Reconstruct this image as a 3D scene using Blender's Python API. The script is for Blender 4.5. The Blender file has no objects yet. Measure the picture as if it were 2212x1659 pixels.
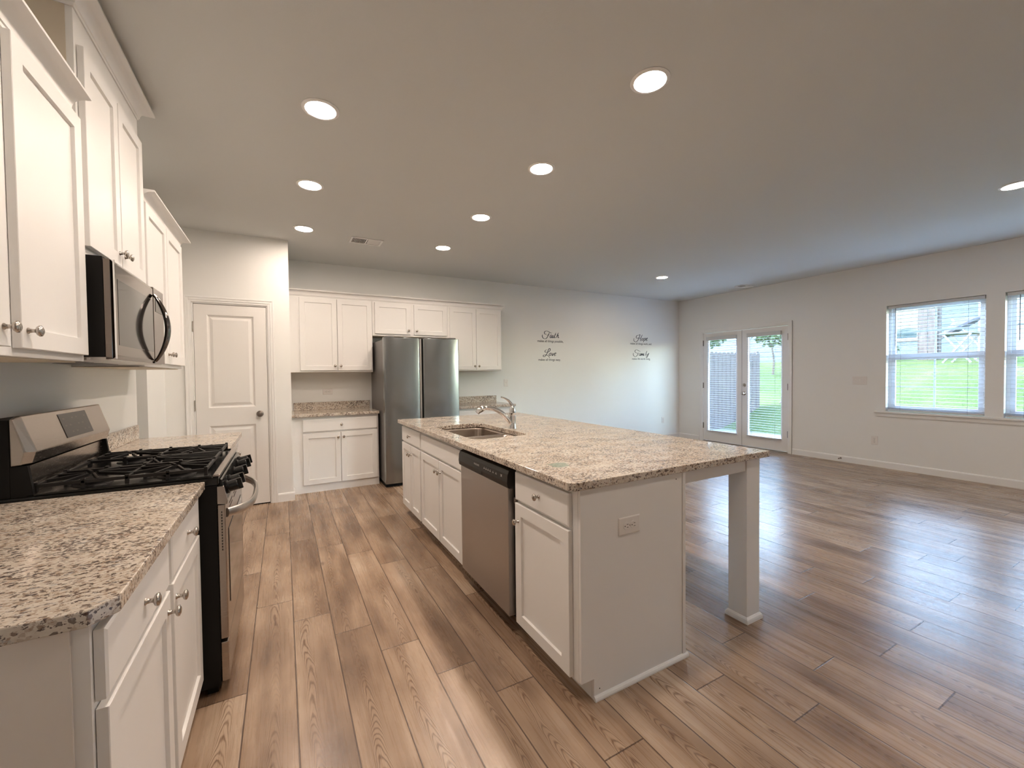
import bpy, bmesh, math, random
from mathutils import Vector, Matrix
PI = math.pi
S = bpy.context.scene
COL = S.collection
random.seed(7)

# ------------------------------------------------------------------ camera
cam_d = bpy.data.cameras.new('camera')
cam_d.sensor_fit = 'HORIZONTAL'
cam_d.sensor_width = 36.0
cam_d.lens = 901.15 / 2212 * 36.0
cam_d.clip_start = 0.02
cam = bpy.data.objects.new('camera', cam_d)
COL.objects.link(cam)
YAW, PITCH, ROLL = math.radians(28.7522), math.radians(1.33453), math.radians(0.63106)
fw = Vector((math.sin(YAW) * math.cos(PITCH), math.cos(YAW) * math.cos(PITCH), -math.sin(PITCH)))
rt0 = Vector((math.cos(YAW), -math.sin(YAW), 0))
up0 = rt0.cross(fw)
rt = rt0 * math.cos(ROLL) + up0 * math.sin(ROLL) * -1
rt = rt0 * math.cos(ROLL) - up0 * math.sin(ROLL)
up = up0 * math.cos(ROLL) + rt0 * math.sin(ROLL)
M = Matrix((rt, up, -fw)).transposed().to_4x4()
M.translation = Vector((0, 0, 1.3109))
cam.matrix_world = M
S.camera = cam

# ------------------------------------------------------------------ exposure, sky, sun
S.view_settings.view_transform = 'Standard'
S.view_settings.look = 'None'
S.view_settings.gamma = 1.0
S.view_settings.use_curve_mapping = False
S.view_settings.exposure = 0.42

W = bpy.data.worlds.new('sky')
S.world = W
W.use_nodes = True
wn = W.node_tree
wn.nodes.clear()
bg = wn.nodes.new('ShaderNodeBackground')
wo = wn.nodes.new('ShaderNodeOutputWorld')
sky = wn.nodes.new('ShaderNodeTexSky')
sky.sky_type = 'NISHITA'
sky.sun_disc = False
sky.sun_elevation = math.radians(42)
sky.sun_rotation = math.radians(-11)
sky.air_density = 1.3
sky.dust_density = 1.0
bg.inputs[1].default_value = SKY_STRENGTH = 5.6
wn.links.new(sky.outputs[0], bg.inputs[0])
wn.links.new(bg.outputs[0], wo.inputs[0])

sun_d = bpy.data.lights.new('sun', 'SUN')
sun_d.energy = 3.0
sun_d.angle = math.radians(0.6)
sun_d.color = (1.0, 0.95, 0.86)
sun = bpy.data.objects.new('sun', sun_d)
COL.objects.link(sun)
sun.rotation_euler = Vector((-0.15, 0.75, 0.66)).to_track_quat('Z', 'Y').to_euler()
sun.location = (8, 6, 9)

LAMP_POWER = 172.0
LAMP_COLOR = (1.0, 0.835, 0.70)

# ------------------------------------------------------------------ materials
def mat(name, color=(.8, .8, .8), rough=.5, metal=0.0, spec=0.5, coat=0.0):
    m = bpy.data.materials.new(name)
    m.use_nodes = True
    b = m.node_tree.nodes['Principled BSDF']
    b.inputs['Base Color'].default_value = (*color, 1)
    b.inputs['Roughness'].default_value = rough
    b.inputs['Metallic'].default_value = metal
    b.inputs['Specular IOR Level'].default_value = spec
    b.inputs['Coat Weight'].default_value = coat
    return m

class N:
    """small node helper"""
    def __init__(s, m):
        s.t = m.node_tree; s.b = s.t.nodes['Principled BSDF']
    def n(s, kind, **kw):
        x = s.t.nodes.new(kind)
        for k, v in kw.items():
            setattr(x, k, v)
        return x
    def l(s, a, b): s.t.links.new(a, b)
    def val(s, sock, v):
        if hasattr(v, 'links') or hasattr(v, 'is_linked'): s.l(v, sock)
        else: sock.default_value = v
    def math(s, op, a, b=None, c=None):
        x = s.n('ShaderNodeMath', operation=op)
        s.val(x.inputs[0], a)
        if b is not None: s.val(x.inputs[1], b)
        if c is not None: s.val(x.inputs[2], c)
        return x.outputs[0]
    def mapping(s, vec, scale=(1, 1, 1), loc=(0, 0, 0), rot=(0, 0, 0)):
        x = s.n('ShaderNodeMapping')
        s.l(vec, x.inputs[0])
        x.inputs['Location'].default_value = loc
        x.inputs['Rotation'].default_value = rot
        x.inputs['Scale'].default_value = scale
        return x.outputs[0]
    def noise(s, vec, scale, detail=3, rough=.5, dist=0):
        x = s.n('ShaderNodeTexNoise')
        s.l(vec, x.inputs['Vector'])
        x.inputs['Scale'].default_value = scale
        x.inputs['Detail'].default_value = detail
        x.inputs['Roughness'].default_value = rough
        x.inputs['Distortion'].default_value = dist
        return x.outputs['Fac']
    def ramp(s, f, stops, interp='LINEAR'):
        x = s.n('ShaderNodeValToRGB')
        s.l(f, x.inputs[0])
        cr = x.color_ramp
        cr.interpolation = interp
        while len(cr.elements) < len(stops): cr.elements.new(.5)
        for e, (p, c) in zip(cr.elements, stops):
            e.position = p
            e.color = (*c, 1) if len(c) == 3 else c
        return x.outputs[0]
    def mix(s, f, a, b, blend='MIX'):
        x = s.n('ShaderNodeMix', data_type='RGBA', blend_type=blend)
        s.val(x.inputs[0], f); s.val(x.inputs[6], a); s.val(x.inputs[7], b)
        return x.outputs[2]
    def bump(s, h, strength=.2, dist=.01):
        x = s.n('ShaderNodeBump')
        s.l(h, x.inputs['Height'])
        x.inputs['Strength'].default_value = strength
        x.inputs['Distance'].default_value = dist
        s.l(x.outputs[0], s.b.inputs['Normal'])
    def obj(s):
        return s.n('ShaderNodeTexCoord').outputs['Object']

def texture_paint(name, color, rough, bump=.08, scale=220):
    m = mat(name, color, rough, spec=.35)
    k = N(m); o = k.obj()
    k.bump(k.noise(o, scale, 2), bump, .002)
    return m

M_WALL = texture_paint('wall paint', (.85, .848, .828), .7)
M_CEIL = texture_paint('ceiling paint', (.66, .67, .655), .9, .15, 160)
M_TRIM = mat('white trim paint', (.86, .855, .84), .38)
M_CAB = mat('white cabinet paint', (.83, .818, .80), .42, spec=.35)
M_SIDE = mat('raw cabinet side', (.64, .56, .45), .6)
M_DOOR = mat('door paint', (.82, .80, .775), .42)
M_NICKEL = mat('brushed nickel', (.50, .46, .42), .24, 1)
M_DARKCHROME = mat('dark polished chrome', (.22, .20, .19), .10, 1)
M_CHROME = mat('chrome', (.82, .82, .82), .07, 1)
M_DARKMETAL = mat('dark bronze metal', (.22, .19, .17), .35, .9)
M_BLACK = mat('black enamel', (.009, .009, .009), .18, spec=.35)
M_BLACKMAT = mat('black matte', (.010, .0095, .009), .6, spec=.15)
M_IRON = mat('cast iron', (.012, .011, .011), .45, spec=.3)
M_GLASSBLACK = mat('dark oven glass', (.03, .027, .025), .06)
M_PLASTIC = mat('white plastic', (.80, .765, .735), .4)
M_PLASTICW = mat('bright white plastic', (.85, .85, .84), .35)
M_SLOT = mat('outlet slot', (.02, .018, .015), .6)
M_GASKET = mat('grey plastic', (.12, .12, .12), .5)
M_DECAL = mat('dark vinyl lettering', (.035, .04, .055), .5)
M_VINYL = mat('white vinyl frame', (.78, .80, .82), .4)
M_SLAT = mat('white blind slat', (.62, .63, .64), .5)
M_CORD = mat('blind cord', (.30, .32, .35), .6)
M_RUBBER = mat('rubber', (.05, .045, .04), .7)
M_PRINT = mat('grey print', (.55, .53, .50), .5)
M_PRINTDIM = mat('dim display print', (.13, .115, .10), .4)
M_BLACKPL = mat('black plastic', (.012, .010, .009), .38, spec=.3)

def steel(name, color, rough, stretch=(1, 1, 60), amount=.08):
    m = mat(name, color, rough, 1)
    k = N(m); o = k.obj()
    n = k.noise(k.mapping(o, stretch), 30, 3)
    k.l(k.math('MULTIPLY_ADD', n, amount, rough - amount / 2), k.b.inputs['Roughness'])
    return m
M_STEEL = steel('stainless steel', (.58, .55, .52), .30)
M_RSTEEL = steel('range steel', (.40, .355, .32), .26)
M_FRIDGE = steel('dark stainless steel', (.33, .345, .35), .24)
M_MIRROR = steel('polished stainless microwave front', (.18, .152, .134), .10, amount=.03)
M_DWSTEEL = steel('dishwasher steel', (.46, .43, .41), .42)
M_SINK = steel('sink steel', (.42, .36, .31), .26)

def granite():
    m = mat('speckled granite', rough=.14, spec=.5)
    k = N(m); o = k.obj()
    v = k.mapping(o, (0.80, 1.15, 1.0), rot=(0, 0, math.radians(12)))
    big = k.noise(v, 11, 4, .6)
    base = k.ramp(big, [(.30, (.40, .315, .24)), (.44, (.52, .435, .35)), (.56, (.60, .53, .45)), (.72, (.68, .63, .56))])
    g = k.noise(v, 95, 4, .65)
    base = k.mix(k.ramp(g, [(.42, (0, 0, 0)), (.62, (1, 1, 1))]), base, (.66, .60, .52, 1))
    # tan rusty flecks
    a = k.noise(v, 74, 5, .72, .15)
    am = k.ramp(a, [(.56, (0, 0, 0)), (.62, (1, 1, 1))])
    base = k.mix(k.math('MULTIPLY', am, .75), base, (.27, .17, .11, 1))
    # dark purple brown flecks, clustered
    d = k.noise(k.mapping(v, loc=(3.1, 7.7, 1)), 100, 4, .66, .15)
    cl = k.noise(v, 9, 3, .5)
    d2 = k.math('ADD', d, k.math('MULTIPLY', k.math('SUBTRACT', cl, .5), .30))
    dm = k.ramp(d2, [(.565, (0, 0, 0)), (.60, (1, 1, 1))])
    base = k.mix(k.math('MULTIPLY', dm, .92), base, (.06, .038, .036, 1))
    # single crystals
    vo = k.n('ShaderNodeTexVoronoi', feature='F1'); k.l(v, vo.inputs['Vector']); vo.inputs['Scale'].default_value = 150
    gc = k.n('ShaderNodeSeparateColor'); k.l(vo.outputs['Color'], gc.inputs[0])
    gm = k.math('MULTIPLY_ADD', k.math('SUBTRACT', cl, .5), .5, gc.outputs[0])
    base = k.mix(k.ramp(gm, [(.88, (0, 0, 0)), (.91, (.8, .8, .8))]), base, (.10, .065, .055, 1))
    base = k.mix(k.ramp(gc.outputs[1], [(.88, (0, 0, 0)), (.91, (.5, .5, .5))]), base, (.34, .24, .17, 1))
    # grey quartz grains
    q = k.noise(k.mapping(v, loc=(9, 2, 5)), 50, 3, .6)
    qm = k.ramp(q, [(.62, (0, 0, 0)), (.68, (1, 1, 1))])
    base = k.mix(k.math('MULTIPLY', qm, .6), base, (.42, .42, .42, 1))
    # the green glue mark left on the island top
    p = k.n('ShaderNodeNewGeometry').outputs['Position']
    sp = k.n('ShaderNodeSeparateXYZ'); k.l(p, sp.inputs[0])
    nz = k.noise(p, 24, 3, .6)
    dx = k.math('DIVIDE', k.math('SUBTRACT', sp.outputs[0], 1.105), .062)
    dy = k.math('DIVIDE', k.math('SUBTRACT', sp.outputs[1], 1.575), .058)
    r = k.math('ADD', k.math('ADD', k.math('MULTIPLY', dx, dx), k.math('MULTIPLY', dy, dy)), k.math('MULTIPLY', nz, 2.2))
    sm = k.ramp(r, [(.0, (1, 1, 1)), (1.0, (0, 0, 0))])
    r2 = k.math('MULTIPLY', r, .5)
    sm = k.ramp(r2, [(.78, (1, 1, 1)), (.92, (0, 0, 0))])
    base = k.mix(k.math('MULTIPLY', sm, .75), base, (.25, .33, .27, 1))
    k.l(base, k.b.inputs['Base Color'])
    k.l(k.math('MULTIPLY_ADD', g, .12, .07), k.b.inputs['Roughness'])
    return m
M_GRAN = granite()

def floor_material():
    m = mat('wood plank floor', rough=.33, spec=.6)
    k = N(m)
    uv = k.n('ShaderNodeUVMap'); uv.uv_map = 'plank'
    su = k.n('ShaderNodeSeparateXYZ'); k.l(uv.outputs[0], su.inputs[0])
    at = k.n('ShaderNodeAttribute'); at.attribute_name = 'tone'
    sc = k.n('ShaderNodeSeparateColor'); k.l(at.outputs['Color'], sc.inputs[0])
    r1, r2, r3 = sc.outputs[0], sc.outputs[1], sc.outputs[2]
    # plank local coordinates, shifted per plank
    cb = k.n('ShaderNodeCombineXYZ')
    k.l(k.math('ADD', su.outputs[0], k.math('MULTIPLY', r1, 31)), cb.inputs[0])
    k.l(k.math('ADD', su.outputs[1], k.math('MULTIPLY', r2, 57)), cb.inputs[1])
    k.l(k.math('MULTIPLY', r3, 19), cb.inputs[2])
    p = cb.outputs[0]
    # cathedral figure: nested arches that run along the plank
    wob = k.noise(k.mapping(p, (.0, 2.6, 1)), 1.0, 2, .5)
    wob2 = k.noise(k.mapping(p, (.0, 1.1, 1), loc=(7, 3, 5)), 1.0, 2, .5)
    uc = k.math('SUBTRACT', su.outputs[0], k.math('MULTIPLY_ADD', r2, .07, .055))
    uc = k.math('ADD', uc, k.math('MULTIPLY', k.math('SUBTRACT', wob, .5), .07))
    u2 = k.math('MULTIPLY', uc, uc)
    arch = k.math('MULTIPLY', u2, k.math('MULTIPLY_ADD', wob2, 900, -120))
    warp = k.noise(k.mapping(p, (26, 7, 1)), 1.0, 3, .55)
    ph = k.math('ADD', k.math('ADD', k.math('MULTIPLY', su.outputs[1], 1.6), arch), k.math('MULTIPLY', wob2, 1.8))
    ph = k.math('ADD', ph, k.math('MULTIPLY', warp, .16))
    rings_ = k.math('SINE', k.math('MULTIPLY', ph, 78))
    ringl = k.ramp(k.math('MULTIPLY_ADD', rings_, .5, .5), [(.0, (1, 1, 1)), (.28, (.35, .35, .35)), (.62, (0, 0, 0))])
    near = k.ramp(k.math('MULTIPLY', k.math('ABSOLUTE', uc), 10), [(.16, (1, 1, 1)), (.50, (0, 0, 0))])
    bandn = k.noise(k.mapping(p, (12.0, 1.5, 1), loc=(4, 4, 4)), 1.0, 3, .5)
    band = k.math('MULTIPLY', near, k.ramp(bandn, [(.33, (0, 0, 0)), (.50, (1, 1, 1))]))
    # fine straight grain
    fine = k.noise(k.mapping(p, (95, 2.2, 1)), 1.0, 4, .62)
    mid = k.noise(k.mapping(p, (15, 1.2, 1), loc=(9, 1, 3)), 1.0, 4, .55, .2)
    blot = k.noise(k.mapping(p, (5.5, 1.5, 1), loc=(1, 8, 2)), 1.0, 3, .55)
    tone = k.math('MULTIPLY_ADD', blot, .95, k.math('MULTIPLY_ADD', r1, .10, k.math('MULTIPLY', mid, .22)))
    col = k.ramp(tone, [(.44, (.160, .100, .063)), (.58, (.280, .185, .120)), (.72, (.405, .286, .196)), (.90, (.53, .41, .305))])
    col = k.mix(k.math('MULTIPLY', k.math('SUBTRACT', .62, fine), .6), col, (.20, .125, .08, 1))
    col = k.mix(k.math('MULTIPLY', k.math('MULTIPLY', ringl, band), .85), col, (.13, .068, .036, 1))
    # knots
    vo = k.n('ShaderNodeTexVoronoi', feature='F1')
    k.l(k.mapping(p, (5.0, 1.9, 1)), vo.inputs['Vector']); vo.inputs['Scale'].default_value = 1.0
    kn = k.ramp(vo.outputs['Distance'], [(.035, (1, 1, 1)), (.075, (0, 0, 0))])
    col = k.mix(k.math('MULTIPLY', kn, .7), col, (.12, .07, .045, 1))
    # seams
    wd, ln = .1805, 1.22
    ex = k.math('MINIMUM', su.outputs[0], k.math('SUBTRACT', wd, su.outputs[0]))
    lz = k.n('ShaderNodeAttribute'); lz.attribute_name = 'plank_len'
    ey = k.math('MINIMUM', su.outputs[1], k.math('SUBTRACT', lz.outputs['Fac'], su.outputs[1]))
    e = k.math('MINIMUM', ex, ey)
    seam = k.ramp(k.math('MULTIPLY', e, 100), [(.16, (1, 1, 1)), (.34, (0, 0, 0))])
    col = k.mix(k.math('MULTIPLY', seam, .9), col, (.06, .032, .020, 1))
    k.l(col, k.b.inputs['Base Color'])
    k.l(k.math('MULTIPLY_ADD', fine, .16, .20), k.b.inputs['Roughness'])
    h = k.math('SUBTRACT', k.math('MULTIPLY', fine, .25), seam)
    k.bump(h, .25, .002)
    return m
M_FLOOR = floor_material()

def glass(name, tint=(.97, .99, 1.0)):
    m = bpy.data.materials.new(name)
    m.use_nodes = True
    t = m.node_tree; t.nodes.clear()
    o = t.nodes.new('ShaderNodeOutputMaterial')
    mx = t.nodes.new('ShaderNodeMixShader')
    tr = t.nodes.new('ShaderNodeBsdfTransparent'); tr.inputs[0].default_value = (*tint, 1)
    gl = t.nodes.new('ShaderNodeBsdfGlossy'); gl.inputs['Roughness'].default_value = .0
    mx.inputs[0].default_value = .07
    t.links.new(tr.outputs[0], mx.inputs[1]); t.links.new(gl.outputs[0], mx.inputs[2])
    t.links.new(mx.outputs[0], o.inputs[0])
    return m
M_GLASS = glass('window glass')

def emission(name, color, strength):
    m = bpy.data.materials.new(name)
    m.use_nodes = True
    t = m.node_tree; t.nodes.clear()
    o = t.nodes.new('ShaderNodeOutputMaterial')
    e = t.nodes.new('ShaderNodeEmission')
    e.inputs[0].default_value = (*color, 1); e.inputs[1].default_value = strength
    t.links.new(e.outputs[0], o.inputs[0])
    return m
M_LAMP = emission('warm led lens', LAMP_COLOR, LAMP_POWER)

def lawn_mat():
    m = mat('lawn', rough=.9, spec=.1)
    k = N(m); o = k.obj()
    a = k.noise(o, 1.2, 4, .6); b = k.noise(o, 30, 3, .7)
    c = k.ramp(a, [(.3, (.028, .046, .010)), (.55, (.046, .066, .018)), (.75, (.075, .085, .036))])
    c = k.mix(k.ramp(b, [(.4, (0, 0, 0)), (.75, (1, 1, 1))]), c, (.014, .03, .005, 1))
    k.l(c, k.b.inputs['Base Color']); k.bump(b, .6, .05)
    return m
M_LAWN = lawn_mat()

def wood_mat(name, a, b):
    m = mat(name, rough=.8, spec=.2)
    k = N(m); o = k.obj()
    n = k.noise(k.mapping(o, (14, 14, 1.2)), 2.0, 4, .6)
    k.l(k.ramp(n, [(.3, a), (.7, b)]), k.b.inputs['Base Color'])
    return m
M_FENCE = wood_mat('weathered fence wood', (.035, .029, .027), (.075, .062, .055))
M_BARK = wood_mat('tree bark', (.03, .024, .018), (.07, .055, .045))
M_CONC = mat('patio concrete', (.10, .10, .098), .9)
M_SIDING = mat('pale blue grey siding', (.035, .052, .068), .7)
M_WINDARK = mat('neighbour window glass', (.006, .022, .03), .1)
M_ROOF = mat('roof shingle', (.09, .075, .07), .9)
M_LEAF = mat('tree leaves', (.022, .045, .010), .7)
M_CANVAS = mat('dark umbrella canvas', (.008, .009, .014), .8)
M_WHITEMETAL = mat('white painted metal', (.085, .09, .098), .5)
M_ROCK = mat('grey stone', (.06, .06, .06), .9)
M_POT = mat('dark planter', (.10, .10, .13), .6)
M_BRICKRED = mat('downspout', (.75, .77, .80), .5)

# ------------------------------------------------------------------ mesh helpers
class Fr:
    """face frame: origin, width axis u, outward normal n, z up"""
    def __init__(s, u, n, o=(0, 0, 0)):
        s.u = Vector(u); s.n = Vector(n); s.o = Vector(o)
    def p(s, a, b, z):
        return s.o + s.u * a + s.n * b + Vector((0, 0, z))
WORLD = Fr((1, 0, 0), (0, 1, 0))
LEFT = Fr((0, 1, 0), (1, 0, 0))        # faces +X, n = x
BACK = Fr((1, 0, 0), (0, -1, 0))       # faces -Y, n = -y
ISL = Fr((0, 1, 0), (-1, 0, 0))        # faces -X, n = -x
NEARF = BACK

def B(): return bmesh.new()

def bx(bm, F, a0, a1, n0, n1, z0, z1):
    vs = [bm.verts.new(F.p(a, n, z)) for z in (z0, z1) for n in (n0, n1) for a in (a0, a1)]
    for q in ((0, 1, 3, 2), (4, 6, 7, 5), (0, 4, 5, 1), (2, 3, 7, 6), (0, 2, 6, 4), (1, 5, 7, 3)):
        bm.faces.new([vs[i] for i in q])
    return vs

def box(bm, x0, x1, y0, y1, z0, z1):
    return bx(bm, WORLD, x0, x1, y0, y1, z0, z1)

def rings(bm, F, a0, a1, z0, z1, prof, cap=True, first=None):
    """concentric rectangles: prof = [(inset, n)...]"""
    prev = first
    for ins, n in prof:
        r = [bm.verts.new(F.p(a, n, z)) for a, z in ((a0 + ins, z0 + ins), (a1 - ins, z0 + ins), (a1 - ins, z1 - ins), (a0 + ins, z1 - ins))]
        if prev:
            for i in range(4):
                bm.faces.new((prev[i], prev[(i + 1) % 4], r[(i + 1) % 4], r[i]))
        prev = r
    if cap: bm.faces.new(prev)
    return prev

def shaker(bm, F, a0, a1, z0, z1, n0, n1, rail=.058):
    back = [bm.verts.new(F.p(a, n0, z)) for a, z in ((a0, z0), (a1, z0), (a1, z1), (a0, z1))]
    bm.faces.new(back[::-1])
    rings(bm, F, a0, a1, z0, z1, [(0, n1 - .0015), (.0015, n1), (rail, n1), (rail + .003, n1 - .010)], first=back)

def slab(bm, F, a0, a1, z0, z1, n0, n1, e=.006):
    back = [bm.verts.new(F.p(a, n0, z)) for a, z in ((a0, z0), (a1, z0), (a1, z1), (a0, z1))]
    bm.faces.new(back[::-1])
    rings(bm, F, a0, a1, z0, z1, [(0, n1 - e * .6), (e, n1)], first=back)

def lathe(bm, o, axis, prof, seg=20, squash=None):
    ax = Vector(axis).normalized()
    t = Vector((0, 0, 1)) if abs(ax.z) < .9 else Vector((1, 0, 0))
    a = ax.cross(t).normalized(); b = ax.cross(a).normalized()
    sa, sb = squash or (1, 1)
    prev = None; o = Vector(o)
    for r, h in prof:
        if r < 1e-6:
            v = bm.verts.new(o + ax * h)
            if prev and len(prev) > 1:
                for i in range(seg): bm.faces.new((prev[i], prev[(i + 1) % seg], v))
            prev = [v]
        else:
            ring = [bm.verts.new(o + ax * h + a * (r * sa * math.cos(2 * PI * i / seg)) + b * (r * sb * math.sin(2 * PI * i / seg))) for i in range(seg)]
            if prev is None: bm.faces.new(ring[::-1])
            elif len(prev) == 1:
                for i in range(seg): bm.faces.new((prev[0], ring[(i + 1) % seg], ring[i]))
            else:
                for i in range(seg): bm.faces.new((prev[i], prev[(i + 1) % seg], ring[(i + 1) % seg], ring[i]))
            prev = ring
    if prev and len(prev) > 1: bm.faces.new(prev)

def catmull(pts, n=6):
    P = [Vector(p) for p in pts]
    if len(P) < 3: return P
    P = [P[0] * 2 - P[1]] + P + [P[-1] * 2 - P[-2]]
    out = []
    for i in range(1, len(P) - 2):
        for j in range(n):
            t = j / n
            a, b, c, d = P[i - 1], P[i], P[i + 1], P[i + 2]
            out.append(.5 * ((2 * b) + (c - a) * t + (2 * a - 5 * b + 4 * c - d) * t * t + (3 * b - a - 3 * c + d) * t ** 3))
    out.append(P[-2])
    return out

def tube(bm, pts, r, seg=12, flat=None):
    """r: number or list; flat = (ra, rb, up) elliptical section"""
    P = [Vector(p) for p in pts]
    R = r if isinstance(r, (list, tuple)) else [r] * len(P)
    prev = None; ref = None
    for i, p in enumerate(P):
        d = (P[min(i + 1, len(P) - 1)] - P[max(i - 1, 0)]).normalized()
        if ref is None:
            ref = Vector((0, 0, 1)) if abs(d.z) < .9 else Vector((1, 0, 0))
            if flat: ref = Vector(flat[2])
        a = (ref - d * ref.dot(d)).normalized(); b = d.cross(a)
        if not flat: ref = a
        fa, fb = (flat[0], flat[1]) if flat else (1, 1)
        ring = [bm.verts.new(p + a * (R[i] * fa * math.cos(2 * PI * k / seg)) + b * (R[i] * fb * math.sin(2 * PI * k / seg))) for k in range(seg)]
        if prev:
            for k in range(seg): bm.faces.new((prev[k], prev[(k + 1) % seg], ring[(k + 1) % seg], ring[k]))
        else: bm.faces.new(ring[::-1])
        prev = ring
    bm.faces.new(prev)

def bar(bm, p0, p1, w, h):
    """rectangular bar between two points, h along z"""
    p0, p1 = Vector(p0), Vector(p1)
    d = (p1 - p0).normalized()
    s = Vector((-d.y, d.x, 0))
    s = s.normalized() if s.length > 1e-6 else Vector((1, 0, 0))
    u = s.cross(d).normalized()
    if u.z < 0: u = -u
    vs = []
    for p in (p0, p1):
        for a, b in ((-1, -1), (1, -1), (1, 1), (-1, 1)):
            vs.append(bm.verts.new(p + s * (a * w / 2) + u * (b * h / 2)))
    for q in ((0, 1, 2, 3), (7, 6, 5, 4), (0, 4, 5, 1), (1, 5, 6, 2), (2, 6, 7, 3), (3, 7, 4, 0)):
        bm.faces.new([vs[i] for i in q])

def extrude_profile(bm, F, prof, a0, a1):
    """prof = [(n, z)...] closed polygon, swept along u from a0 to a1"""
    A = [bm.verts.new(F.p(a0, n, z)) for n, z in prof]
    Bv = [bm.verts.new(F.p(a1, n, z)) for n, z in prof]
    m = len(prof)
    bm.faces.new(A); bm.faces.new(Bv[::-1])
    for i in range(m): bm.faces.new((A[i], Bv[i], Bv[(i + 1) % m], A[(i + 1) % m]))

def obj(name, bm, m, parent=None, smooth=False, bevel=0, label=None, seg=2, angle=35):
    bmesh.ops.recalc_face_normals(bm, faces=bm.faces)
    org = Vector((0, 0, 0))
    if parent is not None:
        q = parent
        while q is not None:
            org = org + q.location; q = q.parent
    else:
        xs = [v.co for v in bm.verts]
        lo = Vector([min(v[i] for v in xs) for i in range(3)]); hi = Vector([max(v[i] for v in xs) for i in range(3)])
        org = Vector(((lo.x + hi.x) / 2, (lo.y + hi.y) / 2, lo.z))
    for v in bm.verts: v.co -= org
    me = bpy.data.meshes.new(name)
    bm.to_mesh(me); bm.free()
    if smooth:
        for p in me.polygons: p.use_smooth = True
        try: me.set_sharp_from_angle(angle=math.radians(angle))
        except Exception: pass
    if m is not None: me.materials.append(m)
    o = bpy.data.objects.new(name, me)
    COL.objects.link(o)
    if parent is not None: o.parent = parent
    else: o.location = org
    if bevel:
        md = o.modifiers.new('bevel', 'BEVEL'); md.width = bevel; md.segments = seg; md.limit_method = 'ANGLE'; md.angle_limit = math.radians(30)
        md.harden_normals = False
    if label: o['label'] = label
    return o

def tag(o, label, cat, group=None):
    o['label'] = label; o['category'] = cat
    if group: o['group'] = group
    return o

def thing(name, loc, label, cat, group=None):
    o = bpy.data.objects.new(name, None)
    o.empty_display_size = .1
    COL.objects.link(o); o.location = loc
    return tag(o, label, cat, group)

def struct(name, bm, m, parent=None, bevel=0, smooth=False):
    o = obj(name, bm, m, parent, bevel=bevel, smooth=smooth)
    if parent is None: o['kind'] = 'structure'
    return o

def sroot(name, loc):
    o = bpy.data.objects.new(name, None); COL.objects.link(o); o.location = loc
    o['kind'] = 'structure'
    return o

def dup(root, loc, label=None, group=None):
    r = root.copy(); COL.objects.link(r); r.location = loc
    if label: r['label'] = label
    if group: r['group'] = group
    for ch in list(root.children):
        c = ch.copy(); COL.objects.link(c); c.parent = r
        for g in ch.children:
            d = g.copy(); COL.objects.link(d); d.parent = c
    return r

# ================================================================== room shell
H = 2.735
XR, YB, YF, XL = 7.04, 5.786, -2.6, -.91
YP, XP = 4.987, .074

def build_floor():
    me = bpy.data.meshes.new('floor')
    wd, ln, x_ref = .1805, 1.22, .023
    known = {-2: 2.028, -1: 2.746, 0: 2.496, 1: 2.267, 2: 2.023, 3: 1.741, 4: 1.522, 5: 1.066, 8: 1.122, 9: .84, 10: 1.256,
             11: .947, 12: .60, 14: 1.286, 15: .856, 16: 1.455, 17: 1.193, 18: .859, 21: 1.157}
    verts, faces, uvs, tones, lens = [], [], [], [], []
    rnd = random.Random(11)
    i0 = math.floor((-2.35 - x_ref) / wd); i1 = math.ceil((XR + .13 - x_ref) / wd)
    for i in range(i0, i1):
        xa = x_ref + i * wd; xb = xa + wd
        j = known.get(i, rnd.random() * ln)
        y = j - math.ceil((j - YF) / ln) * ln
        while y < YB:
            ya, yb = max(y, YF), min(y + ln, YB)
            X0, X1 = max(xa, -2.35), min(xb, XR + .13)
            if yb - ya > .01 and X1 > X0:
                n = len(verts)
                verts += [(X0, ya, 0), (X1, ya, 0), (X1, yb, 0), (X0, yb, 0)]
                faces.append((n, n + 1, n + 2, n + 3))
                uvs += [(X0 - xa, ya - y), (X1 - xa, ya - y), (X1 - xa, yb - y), (X0 - xa, yb - y)]
                tones.append((rnd.random(), rnd.random(), rnd.random(), 1)); lens.append(ln)
            y += ln
    me.from_pydata(verts, [], faces)
    uv = me.uv_layers.new(name='plank')
    for k, u in enumerate(uvs): uv.data[k].uv = u
    ca = me.color_attributes.new('tone', 'FLOAT_COLOR', 'CORNER')
    for k in range(len(faces)):
        for c in range(4): ca.data[4 * k + c].color = tones[k]
    la = me.attributes.new('plank_len', 'FLOAT', 'FACE')
    for k in range(len(faces)): la.data[k].value = lens[k]
    me.materials.append(M_FLOOR)
    o = bpy.data.objects.new('floor', me); COL.objects.link(o); o['kind'] = 'structure'
build_floor()
b = B(); box(b, -2.35, 7.17, YF - .1, YB + .1, -.2, -.012); struct('floor_subfloor', b, M_CONC)
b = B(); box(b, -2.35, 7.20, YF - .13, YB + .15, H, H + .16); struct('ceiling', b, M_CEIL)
b = B(); box(b, XL - .11, XL, YF, 3.86, 0, H); struct('wall_left', b, M_WALL)
b = B(); box(b, -1.08, XR + .13, YB, YB + .12, 0, H); struct('wall_back', b, M_WALL)
b = B(); box(b, XL - .11, XR + .13, YF - .12, YF, 0, H); struct('wall_front', b, M_WALL)
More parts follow.
